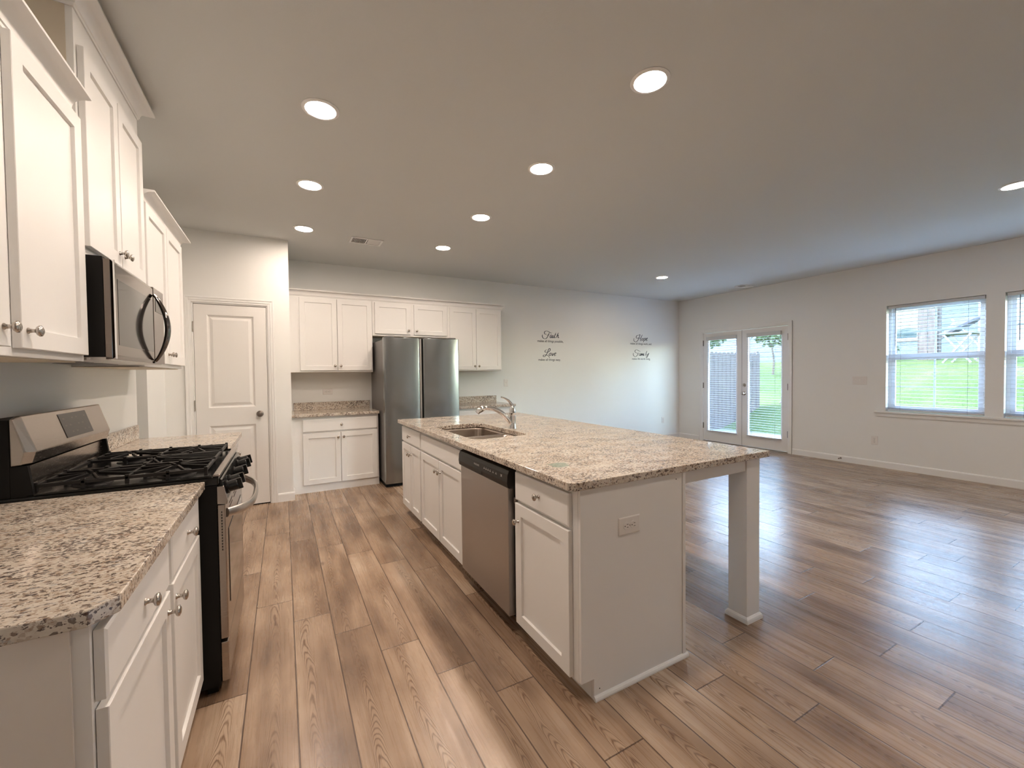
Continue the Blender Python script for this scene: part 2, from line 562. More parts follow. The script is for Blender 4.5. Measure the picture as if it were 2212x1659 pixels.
# pantry box: front wall with its door opening, side wall
b = B()
box(b, -.97, -.757, YP, YP + .11, 0, H); box(b, -.127, XP, YP, YP + .11, 0, H); box(b, -.757, -.127, YP, YP + .11, 2.04, H)
struct('wall_pantry', b, M_WALL)
b = B(); box(b, XP - .11, XP, YP + .11, YB, 0, H); struct('wall_pantry_side', b, M_WALL)
b = B(); box(b, -1.08, -.97, 4.40, YB, 0, H); struct('wall_hallway', b, M_WALL)
b = B(); box(b, -2.2, -1.08, 4.40, 4.51, 0, H); box(b, -2.35, -2.2, 3.6, 4.51, 0, H); box(b, -2.2, -1.02, 3.6, 3.75, 0, H)
struct('wall_hallway_end', b, M_WALL)

# right wall with door, two windows and an added unseen one for daylight
OPEN = [(-.50, .396, .75, 2.16), (.54, 1.436, .75, 2.16), (1.58, 2.476, .75, 2.16), (3.70, 5.235, 0, 2.05)]
b = B()
y = YF
for y0, y1, z0, z1 in OPEN:
    box(b, XR, XR + .13, y, y0, 0, H)
    if z0 > 0: box(b, XR, XR + .13, y0, y1, 0, z0)
    box(b, XR, XR + .13, y0, y1, z1, H)
    y = y1
box(b, XR, XR + .13, y, YB, 0, H)
struct('wall_right', b, M_WALL)

# baseboards
def base_prof(n): return [(n, 0), (n + .013, 0), (n + .013, .075), (n + .008, .086), (n, .09)]
RIGHT = Fr((0, 1, 0), (-1, 0, 0), (XR, 0, 0))
b = B(); extrude_profile(b, RIGHT, base_prof(0), YF, 3.635); extrude_profile(b, RIGHT, base_prof(0), 5.32, YB); struct('baseboard_right', b, M_TRIM)
b = B(); extrude_profile(b, Fr((1, 0, 0), (0, -1, 0), (0, YB, 0)), base_prof(0), 2.87, XR - .014); struct('baseboard_back', b, M_TRIM)
b = B(); extrude_profile(b, Fr((1, 0, 0), (0, -1, 0), (0, YP, 0)), base_prof(0), -.077, XP + .013)
extrude_profile(b, Fr((0, 1, 0), (1, 0, 0), (XP, 0, 0)), base_prof(0), YP, 5.19); struct('baseboard_pantry', b, M_TRIM)
b = B(); extrude_profile(b, Fr((1, 0, 0), (0, -1, 0), (0, YP, 0)), base_prof(0), -.97, -.83); struct('baseboard_hallway', b, M_TRIM)

# ------------------------------------------------------------------ pantry door
def casing(bm, F, a0, a1, z1, n, w=.058):
    """stepped door casing round an opening"""
    for (s0, s1, t) in ((0, w, .010), (w * .35, w * .95, .015), (w * .72, w, .019)):
        bx(bm, F, a0 - s1, a0 - s0, n, n + t, 0, z1 + s1)
        bx(bm, F, a1 + s0, a1 + s1, n, n + t, 0, z1 + s1)
        bx(bm, F, a0 - s0, a1 + s0, n, n + t, z1 + s0, z1 + s1)
PF = Fr((1, 0, 0), (0, -1, 0), (0, YP, 0))
b = B(); casing(b, PF, -.757, -.127, 2.04, .0005)
bx(b, PF, -.757, -.745, -.11, 0, 0, 2.04); bx(b, PF, -.139, -.127, -.11, 0, 0, 2.04); bx(b, PF, -.745, -.139, -.11, 0, 2.028, 2.04)
struct('trim_1', b, M_TRIM, bevel=.002)

d1 = sroot('door_1', (-.442, YP, 0))
def panel_door(parent):
    b = B()
    a0, a1, z0, z1, n1 = -.742, -.142, .014, 2.024, -.004
    L, Rr = -.640, -.250
    zs = [(.245, .835), (1.012, 1.925)]
    bx(b, PF, a0, L, n1 - .035, n1, z0, z1); bx(b, PF, Rr, a1, n1 - .035, n1, z0, z1)
    bx(b, PF, L, Rr, n1 - .035, n1, z0, zs[0][0]); bx(b, PF, L, Rr, n1 - .035, n1, zs[0][1], zs[1][0]); bx(b, PF, L, Rr, n1 - .035, n1, zs[1][1], z1)
    struct('door_leaf', b, M_DOOR, parent)
    for p0, p1 in zs:
        b = B(); rings(b, PF, L, Rr, p0, p1, [(0, n1), (.006, n1 - .004), (.012, n1 - .013), (.022, n1 - .015), (.048, n1 - .004), (.05, n1 - .004)])
        struct('door_panel', b, M_DOOR, parent)
    for z in (.28, 1.04, 1.80):
        b = B(); bx(b, PF, -.753, -.742, n1 - .002, n1 + .004, z - .045, z + .045); lathe(b, PF.p(-.7475, n1 + .006, z - .048), (0, 0, 1), [(.006, 0), (.006, .096), (.003, .100), (0, .102)], 10)
        struct('hinge', b, M_NICKEL, parent, smooth=True)
    b = B(); lathe(b, PF.p(-.213, n1, .935), (0, -1, 0), [(.032, 0), (.032, .006), (.026, .010), (.011, .014), (.010, .030), (.020, .036), (.027, .046), (.0275, .056), (.022, .064), (.008, .068), (0, .068)], 24)
    struct('door_knob', b, M_DARKMETAL, parent, smooth=True)
    b = B(); bx(b, PF, -.745, -.139, -.030, -.02, .0, .012); struct('door_gap', b, M_BLACKMAT, parent)  # black strip stands in for the shade under the door
panel_door(d1)

# ------------------------------------------------------------------ french doors
RF = RIGHT      # a = y, n = distance into the room from the right wall
b = B(); casing(b, RF, 3.70, 5.235, 2.05, .0005, .06)
bx(b, RF, 3.70, 3.706, -.13, 0, 0, 2.05); bx(b, RF, 5.229, 5.235, -.13, 0, 0, 2.05); bx(b, RF, 3.706, 5.229, -.13, 0, 2.044, 2.05)
struct('trim_2', b, M_TRIM, bevel=.002)
b = B(); bx(b, RF, 3.706, 5.229, -.13, .0, 0, .018); struct('trim_3', b, M_NICKEL)

def blind(parent_name, label, F, a0, a1, n, z0, z1, pitch, depth, tilt, wand_a, wand_len, group, valance=.05):
    t = thing('window_blind', F.p((a0 + a1) / 2, n, z0), label, 'window blind', group)
    b = B(); bx(b, F, a0, a1, n - depth * .6, n + depth * .65, z1 - valance, z1); obj('head_rail', b, M_SLAT, t, bevel=.003)
    b = B(); z = z0 + .045
    ct, st = math.cos(tilt) * depth / 2, math.sin(tilt) * depth / 2
    while z < z1 - valance - .01:
        vs = []
        for a in (a0 + .004, a1 - .004):
            for k, (dn, dz) in enumerate(((-ct, -st), (0, .0018), (ct, st))):
                vs.append(b.verts.new(F.p(a, n + dn, z + dz + .0012)))
            for k, (dn, dz) in enumerate(((ct, st), (0, .0018), (-ct, -st))):
                vs.append(b.verts.new(F.p(a, n + dn, z + dz - .0012)))
        for k in range(6):
            b.faces.new((vs[k], vs[(k + 1) % 6], vs[6 + (k + 1) % 6], vs[6 + k]))
        b.faces.new(vs[:6][::-1]); b.faces.new(vs[6:])
        z += pitch
    obj('slats', b, M_SLAT, t)
    b = B(); bx(b, F, a0, a1, n - depth * .5, n + depth * .5, z0, z0 + .022); obj('bottom_rail', b, M_SLAT, t, bevel=.003)
    b = B()
    for f in (.15, .85):
        a = a0 + (a1 - a0) * f
        bx(b, F, a - .0012, a + .0012, n + depth * .5, n + depth * .5 + .0015, z0, z1 - valance)
    obj('ladder_cord', b, M_CORD, t)
    b = B(); tube(b, [F.p(wand_a, n + depth * .75, z1 - valance), F.p(wand_a, n + depth * .78, z1 - valance - wand_len)], .0045, 8); obj('tilt_wand', b, M_CORD, t)
    return t

def french_leaf(idx, a0, a1, g0, g1, hinge_a, knob):
    r = sroot('door_%d' % idx, RF.p((a0 + a1) / 2, -.02, 0))
    n1, n0, z0, z1 = -.006, -.05, .022, 2.038
    gz0, gz1 = .195, 1.925
    b = B()
    bx(b, RF, a0, g0, n0, n1, z0, z1); bx(b, RF, g1, a1, n0, n1, z0, z1); bx(b, RF, g0, g1, n0, n1, z0, gz0); bx(b, RF, g0, g1, n0, n1, gz1, z1)
    struct('door_leaf', b, M_DOOR, r)
    b = B()
    for q in ((g0, g0 + .018, gz0, gz1), (g1 - .018, g1, gz0, gz1), (g0 + .018, g1 - .018, gz0, gz0 + .018), (g0 + .018, g1 - .018, gz1 - .018, gz1)):
        bx(b, RF, q[0], q[1], n1 - .03, n1 + .004, q[2], q[3])
    struct('glazing_frame', b, M_TRIM, r)
    b = B(); bx(b, RF, g0 + .018, g1 - .018, -.031, -.027, gz0 + .018, gz1 - .018); struct('glass_pane', b, M_GLASS, r)
    for z in (.30, 1.06, 1.86):
        b = B(); bx(b, RF, hinge_a - .008, hinge_a + .008, n1, n1 + .006, z - .05, z + .05); lathe(b, RF.p(hinge_a, n1 + .009, z - .052), (0, 0, 1), [(.006, 0), (.006, .104), (0, .108)], 10)
        struct('hinge', b, M_DARKMETAL, r, smooth=True)
    if knob:
        b = B(); lathe(b, RF.p(4.425, n1, 1.077), (-1, 0, 0), [(.031, 0), (.031, .010), (.026, .014), (0, .014)], 24); bx(b, RF, 4.421, 4.429, n1 + .014, n1 + .026, 1.064, 1.090)
        struct('deadbolt', b, M_NICKEL, r, smooth=True)
        b = B(); lathe(b, RF.p(4.425, n1, .934), (-1, 0, 0), [(.032, 0), (.032, .006), (.012, .012), (.011, .03), (.024, .038), (.028, .05), (.024, .062), (.008, .068), (0, .068)], 24)
        struct('door_knob', b, M_NICKEL, r, smooth=True)
    return r
french_leaf(2, 4.473, 5.228, 4.555, 5.14, 5.229, False)
french_leaf(3, 3.707, 4.466, 3.79, 4.37, 3.706, True)
b = B(); bx(b, RF, 4.4665, 4.4725, -.045, -.008, .02, 2.04); struct('trim_4', b, M_GASKET)
GB = 'blinds on the double glass doors'
blind('b', 'white slatted blind on the left-hand glass door, nearest the room corner', RF, 4.555, 5.14, .019, .20, 1.965, .0405, .034, math.radians(4), 5.085, .42, GB, .065)
blind('b', 'white slatted blind on the glass door that has the knob and deadbolt', RF, 3.80, 4.36, .019, .20, 1.965, .0405, .034, math.radians(4), 4.30, .42, GB, .065)

# ------------------------------------------------------------------ windows
def window(idx, y0, y1, z0=.765, z1=2.16):
    r = sroot('window_%d' % idx, (XR + .10, (y0 + y1) / 2, z0))
    n0, n1 = -.125, -.080
    def ringbox(b, a0, a1, q0, q1, w, nn0, nn1, wb=None):
        wb = wb or w
        bx(b, RF, a0, a0 + w, nn0, nn1, q0, q1); bx(b, RF, a1 - w, a1, nn0, nn1, q0, q1)
        bx(b, RF, a0 + w, a1 - w, nn0, nn1, q0, q0 + wb); bx(b, RF, a0 + w, a1 - w, nn0, nn1, q1 - w, q1)
    b = B(); ringbox(b, y0 + .001, y1 - .001, z0, z1 - .001, .030, n0, n1); struct('window_frame', b, M_VINYL, r, bevel=.002)
    mid = 1.455
    b = B(); ringbox(b, y0 + .031, y1 - .031, z0 + .03, mid + .03, .040, n0 + .022, n1 - .002, .045)
    struct('lower_sash', b, M_VINYL, r, bevel=.002)
    b = B(); ringbox(b, y0 + .031, y1 - .031, mid + .031, z1 - .031, .036, n0 + .002, n0 + .03); struct('upper_sash', b, M_VINYL, r, bevel=.002)
    b = B(); bx(b, RF, y0 + .07, y1 - .07, n0 + .030, n0 + .034, z0 + .07, mid - .01); struct('glass_pane', b, M_GLASS, r)
    b = B(); bx(b, RF, y0 + .066, y1 - .066, n0 + .010, n0 + .014, mid + .066, z1 - .066); struct('glass_pane', b, M_GLASS, r)
    ym = (y0 + y1) / 2
    b = B(); bx(b, RF, ym - .009, ym + .009, n0 + .026, n0 + .0295, z0 + .074, mid - .012)
    bx(b, RF, y0 + .072, y1 - .072, n0 + .0262, n0 + .0294, 1.085, 1.102); struct('muntins', b, M_VINYL, r)
    b = B(); bx(b, RF, ym - .009, ym + .009, n0 + .006, n0 + .0095, mid + .066, z1 - .067)
    bx(b, RF, y0 + .067, y1 - .067, n0 + .0062, n0 + .0094, 1.80, 1.817); struct('muntins', b, M_VINYL, r)
window(1, 1.58, 2.476)
window(2, .54, 1.436)
window(3, -.50, .396)  # unseen window, added to let more daylight into the living area
GW = 'blinds in the two windows'
blind('b', 'open white slatted blind in the left window, farther from the frame edge', RF, 1.592, 2.466, -.045, .77, 2.155, .0465, .046, math.radians(3), 2.385, .50, GW, .035)
blind('b', 'open white slatted blind in the window cut off by the right edge of the photo', RF, .552, 1.426, -.045, .77, 2.155, .0465, .046, math.radians(3), 1.33, .50, GW, .035)
b = B(); [bx(b, RF, q0, q1, -.078, .0, .7505, .7645) for q0, q1 in ((-.50, .396), (.54, 1.436), (1.58, 2.476))]; bx(b, RF, -.61, 2.59, .0, .040, .742, .7645); struct('trim_5', b, M_TRIM, bevel=.004)
b = B(); extrude_profile(b, RF, [(0.0005, .690), (.012, .690), (.016, .70), (.016, .741), (0.0005, .741)], -.58, 2.56); struct('trim_6', b, M_TRIM)

# door stop on the right baseboard
b = B(); lathe(b, RF.p(2.975, .013, .052), (-1, 0, 0), [(.012, 0), (.012, .004), (.005, .006), (.005, .05), (.009, .052), (.009, .064), (0, .066)], 12)
tag(obj('door_stop', b, M_DARKMETAL, smooth=True), 'small dark door stop screwed to the white baseboard right of the glass doors', 'door stop')

# ================================================================== ceiling fittings
def downlight(x, y, label, proto=[None]):
    G = 'recessed lights in the ceiling'
    if proto[0] is None:
        t = thing('recessed_light', (x, y, H), label, 'ceiling light', G)
        b = B(); lathe(b, (x, y, H - .0005), (0, 0, -1), [(.094, 0), (.094, .003), (.088, .007), (.076, .007), (.074, .004), (.074, .0)], 40)
        obj('trim_ring', b, M_PLASTICW, t, smooth=True)
        b = B(); lathe(b, (x, y, H - .0008), (0, 0, -1), [(.0735, 0), (.0735, .0035), (.05, .0045), (0, .005)], 40)
        obj('lens', b, M_LAMP, t, smooth=True)
        proto[0] = t; return t
    return dup(proto[0], (x, y, H), label, G)
LX1, LX2 = .206, 1.599
downlight(LX1, 2.463, 'lit round ceiling light nearest the camera in the row above the aisle')
downlight(LX1, 3.460, 'lit round ceiling light, middle of the left row above the aisle')
downlight(LX1, 4.503, 'lit round ceiling light of the left row, closest to the pantry door')
downlight(LX2, 1.481, 'largest lit round ceiling light, above the near end of the island')
downlight(LX2, 2.457, 'lit round ceiling light above the middle of the island, second in its row')
downlight(LX2, 3.464, 'lit round ceiling light above the far end of the island, third in its row')
downlight(LX2, 4.482, 'lit round ceiling light in front of the refrigerator, farthest in the island row')
downlight(4.994, 4.408, 'small distant lit ceiling light near the corner with the glass doors')
downlight(5.017, .978, 'lit round ceiling light cut off at the right edge of the photo')
for x_, y_, l_ in ((LX1, 1.46, 'lit round ceiling light of the left row just above the top edge of the photo'),
                   (LX2, .48, 'lit round ceiling light of the island row beside the camera, out of the photo'),
                   (5.0, -1.6, 'lit round ceiling light in the living area behind the camera')):
    downlight(x_, y_, l_)

def vent(cx, cy, w, d, label):
    t = thing('ceiling_vent', (cx, cy, H), label, 'vent', 'ceiling vents')
    b = B()
    f = .022
    for x0, x1, y0, y1 in ((-w / 2, w / 2, -d / 2, -d / 2 + f), (-w / 2, w / 2, d / 2 - f, d / 2), (-w / 2, -w / 2 + f, -d / 2 + f, d / 2 - f), (w / 2 - f, w / 2, -d / 2 + f, d / 2 - f), (-.006, .006, -d / 2 + f, d / 2 - f)):
        box(b, cx + x0, cx + x1, cy + y0, cy + y1, H - .008, H - .0005)
    obj('vent_frame', b, M_PLASTICW, t)
    b = B(); box(b, cx - w / 2 + f, cx + w / 2 - f, cy - d / 2 + f, cy + d / 2 - f, H - .002, H - .0008); obj('duct_opening', b, M_BLACKMAT, t)
    b = B()
    n = 9
    for side in (-1, 1):
        for i in range(n):
            x = cx + side * (.012 + (i + .5) * (w / 2 - f - .016) / n)
            s = .005 * side
            y0, y1 = cy - d / 2 + f + .001, cy + d / 2 - f - .001
            vs = [b.verts.new(v) for v in ((x - s, y0, H - .002), (x - s, y1, H - .002), (x + s, y1, H - .009), (x + s, y0, H - .009), (x - s + .0012, y0, H - .002), (x - s + .0012, y1, H - .002), (x + s + .0012, y1, H - .009), (x + s + .0012, y0, H - .009))]
            for q in ((0, 1, 2, 3), (7, 6, 5, 4), (0, 3, 7, 4), (1, 5, 6, 2), (0, 4, 5, 1), (3, 2, 6, 7)): b.faces.new([vs[k] for k in q])
    obj('louvers', b, M_PLASTICW, t)
vent(.80, 4.63, .32, .20, 'white rectangular ceiling vent above the refrigerator side of the kitchen')
vent(6.76, 4.25, .30, .14, 'small white ceiling vent high beside the glass doors')

# ================================================================== switch plates and outlets
def outlet(F, a, n, z, label, kind='duplex', horizontal=False, gangs=1):
    cat = 'outlet' if kind == 'duplex' else 'switch'
    t = thing('wall_outlet' if kind == 'duplex' else 'light_switch', F.p(a, n, z), label, cat)
    w, h = (.118, .073) if horizontal else (.073, .118)
    if gangs > 1: w, h = .073 + .046 * (gangs - 1), .118
    b = B(); slab(b, F, a - w / 2, a + w / 2, z - h / 2, z + h / 2, n + .0004, n + .005, .004); obj('cover_plate', b, M_PLASTIC, t)
    if kind == 'duplex':
        for s in (-1, 1):
            da, dz = (s * .0195, 0) if horizontal else (0, s * .0195)
            b = B(); lathe(b, F.p(a + da, n + .005, z + dz), F.n, [(.0165, 0), (.0165, .0015), (.0155, .0022), (0, .0022)], 20)
            rc = obj('receptacle', b, M_PLASTIC, t, smooth=True)
            b = B()
            for k, (u, v, hw, hh) in enumerate(((.0055, .0060, .0045, .0010), (.0055, -.0060, .0045, .0010), (-.0085, 0, .0022, .0022))):
                if not horizontal: u, v, hw, hh = v, u, hh, hw
                bx(b, F, a + da + u - hw, a + da + u + hw, n + .0066, n + .0076, z + dz + v - hh, z + dz + v + hh)
            obj('slots', b, M_SLOT, t)
        b = B(); lathe(b, F.p(a, n + .005, z), F.n, [(.0028, 0), (.0024, .001), (0, .001)], 10); obj('screw', b, M_NICKEL, t)
    else:
        for g in range(gangs):
            ga = a + (g - (gangs - 1) / 2) * .046
            b = B(); bx(b, F, ga - .005, ga + .005, n + .005, n + .013, z - .002, z + .012); obj('toggle', b, M_PLASTIC, t, bevel=.001)
    return t
BW = Fr((1, 0, 0), (0, -1, 0), (0, YB, 0))
outlet(BW, .496, 0, 1.116, 'white sideways outlet above the counter left of the refrigerator', horizontal=True)
outlet(BW, 3.067, 0, 1.178, 'white switch plate on the wall just right of the upper cabinets', kind='switch')
outlet(BW, 2.245, 0, 1.10, 'white outlet half hidden behind the right edge of the refrigerator')
outlet(BW, 6.571, 0, .376, 'low white outlet on the back wall near the room corner')
outlet(RF, 2.763, 0, 1.171, 'wide white triple switch plate between the glass doors and window', kind='switch', gangs=3)
outlet(RF, 2.591, 0, .359, 'low white outlet below the left end of the window sill')

# ================================================================== wall lettering
STROKES = {'Faith':[[(3.833,1.973),(3.82,1.964),(3.803,1.97),(3.793,1.988),(3.803,2.009),(3.833,2.02),(3.863,2.016),(3.898,2.001),(3.923,1.989),(3.946,1.993)],[(3.894,1.994),(3.88,1.971),(3.867,1.945),(3.852,1.92),(3.832,1.899),(3.807,1.889),(3.778,1.895),(3.758,1.913),(3.751,1.937),(3.756,1.958)],[(3.835,1.952),(3.862,1.953),(3.892,1.959)],[(3.944,1.96),(3.923,1.96),(3.907,1.938),(3.905,1.917),(3.914,1.909),(3.932,1.927),(3.945,1.956),(3.937,1.927),(3.941,1.912),(3.952,1.917),(3.972,1.955),(3.963,1.928),(3.967,1.912),(3.98,1.92),(4.003,1.954)],[(3.981,1.978),(3.982,1.976)],[(4.024,1.997),(4.003,1.954),(3.993,1.92),(4.003,1.912),(4.018,1.925)],[(3.994,1.957),(4.029,1.966)],[(4.076,1.999),(4.054,1.964),(4.033,1.913)],[(4.036,1.926),(4.06,1.96),(4.072,1.961),(4.067,1.931),(4.072,1.915),(4.087,1.928)]],'Love':[[(3.846,1.711),(3.817,1.704),(3.802,1.684),(3.815,1.668),(3.844,1.671),(3.874,1.675),(3.9,1.696),(3.906,1.722),(3.891,1.735),(3.872,1.713),(3.857,1.675),(3.834,1.637),(3.809,1.608),(3.787,1.595),(3.768,1.601),(3.773,1.618),(3.799,1.626),(3.831,1.624),(3.861,1.612),(3.881,1.596),(3.893,1.573)],[(3.912,1.659),(3.889,1.646),(3.884,1.625),(3.894,1.611),(3.914,1.621),(3.922,1.642),(3.909,1.659),(3.934,1.655)],[(3.937,1.659),(3.947,1.647),(3.942,1.613),(3.962,1.628),(3.98,1.66)],[(3.991,1.631),(4.015,1.648),(4.023,1.66),(4.008,1.663),(3.99,1.643),(3.985,1.622),(3.997,1.611),(4.023,1.627)]],'Hope':[[(5.911,1.979),(5.888,1.961),(5.859,1.977),(5.862,2.002),(5.888,2.02),(5.929,2.026),(5.958,2.036),(5.94,1.992),(5.922,1.958),(5.893,1.919),(5.853,1.895),(5.819,1.9),(5.796,1.925),(5.802,1.963)],[(5.902,1.965),(5.946,1.967),(5.989,1.974)],[(6.02,2.037),(5.992,1.994),(5.972,1.951),(5.972,1.923),(5.992,1.918)],[(6.033,1.97),(6.007,1.956),(6.001,1.935),(6.013,1.926),(6.033,1.936),(6.042,1.957),(6.03,1.97),(6.057,1.966)],[(6.073,1.972),(6.063,1.941),(6.045,1.893)],[(6.063,1.95),(6.086,1.974),(6.104,1.968),(6.098,1.942),(6.077,1.928),(6.061,1.932)],[(6.116,1.943),(6.146,1.965),(6.155,1.978),(6.137,1.977),(6.119,1.955),(6.116,1.934),(6.131,1.925),(6.159,1.94)]],'Family':[[(5.876,1.697),(5.852,1.692),(5.826,1.707),(5.826,1.728),(5.852,1.745),(5.887,1.744),(5.927,1.726),(5.966,1.716)],[(5.909,1.687),(5.895,1.658),(5.874,1.636),(5.846,1.619),(5.817,1.621),(5.788,1.639),(5.78,1.664),(5.786,1.686)],[(5.862,1.678),(5.904,1.684),(5.934,1.688)],[(5.967,1.684),(5.944,1.675),(5.932,1.65),(5.944,1.638),(5.967,1.658),(5.977,1.681),(5.967,1.65),(5.974,1.639),(5.997,1.68),(5.986,1.642),(6.011,1.679),(6.008,1.644),(6.038,1.68),(6.032,1.647),(6.043,1.642),(6.062,1.681),(6.052,1.651),(6.062,1.64),(6.076,1.651)],[(6.073,1.703),(6.074,1.701)],[(6.143,1.73),(6.115,1.69),(6.1,1.652),(6.111,1.64)],[(6.135,1.683),(6.129,1.656),(6.141,1.645),(6.165,1.665),(6.189,1.688),(6.165,1.644),(6.138,1.605),(6.117,1.609),(6.129,1.626),(6.174,1.644)]]}
def catm2(pts, n=5):
    return catmull([(p[0], 0, p[1]) for p in pts], n)
def brush(bm, pts, r, y):
    P = catm2(pts)
    L = len(P)
    for i, p in enumerate(P): pass
    prev = None
    for i, p in enumerate(P):
        d = (P[min(i + 1, L - 1)] - P[max(i - 1, 0)])
        d = d.normalized() if d.length > 1e-9 else Vector((1, 0, 0))
        nrm = Vector((-d.z, 0, d.x))
        e = min(i, L - 1 - i) / max(1, L - 1)
        # broad on the down strokes, thin on the rising ones
        w = r * (.45 + .75 * abs(d.z)) * (.55 + .45 * min(1, e * 8))
        q = [bm.verts.new((p.x + nrm.x * w, y - .0012, p.z + nrm.z * w)), bm.verts.new((p.x - nrm.x * w, y - .0012, p.z - nrm.z * w)),
             bm.verts.new((p.x - nrm.x * w, y - .0002, p.z - nrm.z * w)), bm.verts.new((p.x + nrm.x * w, y - .0002, p.z + nrm.z * w))]
        if prev:
            for k in range(4): bm.faces.new((prev[k], prev[(k + 1) % 4], q[(k + 1) % 4], q[k]))
        else: bm.faces.new(q)
        prev = q
    bm.faces.new(prev[::-1])

def text_mesh(name, body, m, parent, width, loc, rx, rz, bold=.0, extrude=.0004, height=None, shear=0):
    cu = bpy.data.curves.new(name, 'FONT'); cu.body = body; cu.size = 1; cu.align_x = 'CENTER'; cu.align_y = 'CENTER'; cu.extrude = 0; cu.offset = bold; cu.shear = shear
    to = bpy.data.objects.new(name + '_source', cu); COL.objects.link(to)
    bpy.context.view_layer.update()
    dg = bpy.context.evaluated_depsgraph_get()
    me = bpy.data.meshes.new_from_object(to.evaluated_get(dg))
    bpy.data.objects.remove(to); bpy.data.curves.remove(cu)
    xs = [v.co.x for v in me.vertices]; ys = [v.co.y for v in me.vertices]
    sx = width / (max(xs) - min(xs)); sy = sx if height is None else height / (max(ys) - min(ys))
    cx, cy = (max(xs) + min(xs)) / 2, (max(ys) + min(ys)) / 2
    R = Matrix.Rotation(rz, 4, 'Z') @ Matrix.Rotation(rx, 4, 'X')
    org = Vector((0, 0, 0)); q = parent
    while q is not None: org = org + q.location; q = q.parent
    for v in me.vertices:
        v.co = R @ Vector(((v.co.x - cx) * sx, (v.co.y - cy) * sy, 0)) + Vector(loc) - org
    me.materials.clear(); me.materials.append(m)
    o = bpy.data.objects.new(name, me); COL.objects.link(o); o.parent = parent
    return o
def quote(word, caption, label, cx, cz, cw):
    st = STROKES[word]
    xs = [p[0] for s in st for p in s]; zs = [p[1] for s in st for p in s]
    t = thing('wall_lettering', ((min(xs) + max(xs)) / 2, YB, cz), label, 'wall decal', 'lettering on the back wall')
    b = B()
    for s in st: brush(b, s, .0056, YB)
    obj('heading', b, M_DECAL, t)
    text_mesh('caption', caption, M_DECAL, t, cw, (cx, YB - .001, cz), PI / 2, 0, bold=.012)
quote('Faith', 'makes all things possible,', 'dark cursive wall lettering that reads Faith, upper left of the four', 3.916, 1.848, .515)
quote('Love', 'makes all things easy,', 'dark cursive wall lettering that reads Love, below Faith', 3.894, 1.541, .44)
quote('Hope', 'makes all things work, and', 'dark cursive wall lettering that reads Hope, upper right of the four', 5.982, 1.858, .55)
quote('Family', 'makes life worth living.', 'dark cursive wall lettering that reads Family, below Hope', 5.988, 1.572, .475)

# ================================================================== kitchen cabinets
def knob(F, a, n, z, parent):
    b = B()
    lathe(b, F.p(a, n, z), F.n, [(.0085, 0), (.0085, .002), (.006, .004), (.0052, .012), (.0060, .016), (.0125, .019), (.0155, .023), (.0150, .027), (.009, .030), (0, .031)], 20)
    return obj('knob', b, M_NICKEL, parent, smooth=True, angle=60)

def door(F, a0, a1, z0, z1, nf, parent, kn=None, rail=.055):
    b = B(); shaker(b, F, a0, a1, z0, z1, nf - .019, nf, rail)
    d = obj('door', b, M_CAB, parent)
    if kn: knob(F, kn[0], nf, kn[1], d)
    return d

def drawer(F, a0, a1, z0, z1, nf, parent, kn=True, name='drawer'):
    b = B(); slab(b, F, a0, a1, z0, z1, nf - .019, nf)
    d = obj(name, b, M_CAB, parent)
    if kn: knob(F, (a0 + a1) / 2, nf, (z0 + z1) / 2, d)
    return d

def carcass(F, a0, a1, nback, nframe, z0, z1, toe=None, near_side=None):
    """cabinet box with sides, back, bottom and face frame, open at the top"""
    b = B(); t = .016
    bx(b, F, a0, a1, nframe - .019, nframe, z0, z1)
    bx(b, F, a0, a0 + t, nback, nframe - .019, z0, z1); bx(b, F, a1 - t, a1, nback, nframe - .019, z0, z1)
    bx(b, F, a0 + t, a1 - t, nback, nback + .006, z0, z1)
    bx(b, F, a0 + t, a1 - t, nback + .006, nframe - .019, z0, z0 + t)
    if toe is not None:
        bx(b, F, a0, a1, toe - .016, toe, 0, z0)
        bx(b, F, a0, a0 + t, nback, toe - .016, 0, z0); bx(b, F, a1 - t, a1, nback, toe - .016, 0, z0)
    return b

def crown(F, a0, a1, nback, nframe, z0, z1, proj, e0, e1, parent, m=None):
    h = z1 - z0
    prof = [(0.0, 0), (.004, 0), (.006, .12), (.010, .16)]
    for k in range(7):
        t = k / 6 * PI / 2
        prof.append((.010 + (proj - .018) * (1 - math.cos(t)), .16 + .66 * math.sin(t)))
    prof += [(proj - .004, .84), (proj, .86), (proj, 1.0)]
    b = B(); prev = None
    for p, q in prof:
        z = z0 + q * h
        r = [b.verts.new(F.p(a, n, z)) for a, n in ((a0 - p * e0, nback), (a1 + p * e1, nback), (a1 + p * e1, nframe + p), (a0 - p * e0, nframe + p))]
        if prev:
            for i in range(4): b.faces.new((prev[i], prev[(i + 1) % 4], r[(i + 1) % 4], r[i]))
        else: b.faces.new(r[::-1])
        prev = r
    b.faces.new(prev)
    return obj('crown_molding', b, m or M_CAB, parent, smooth=True, angle=40)

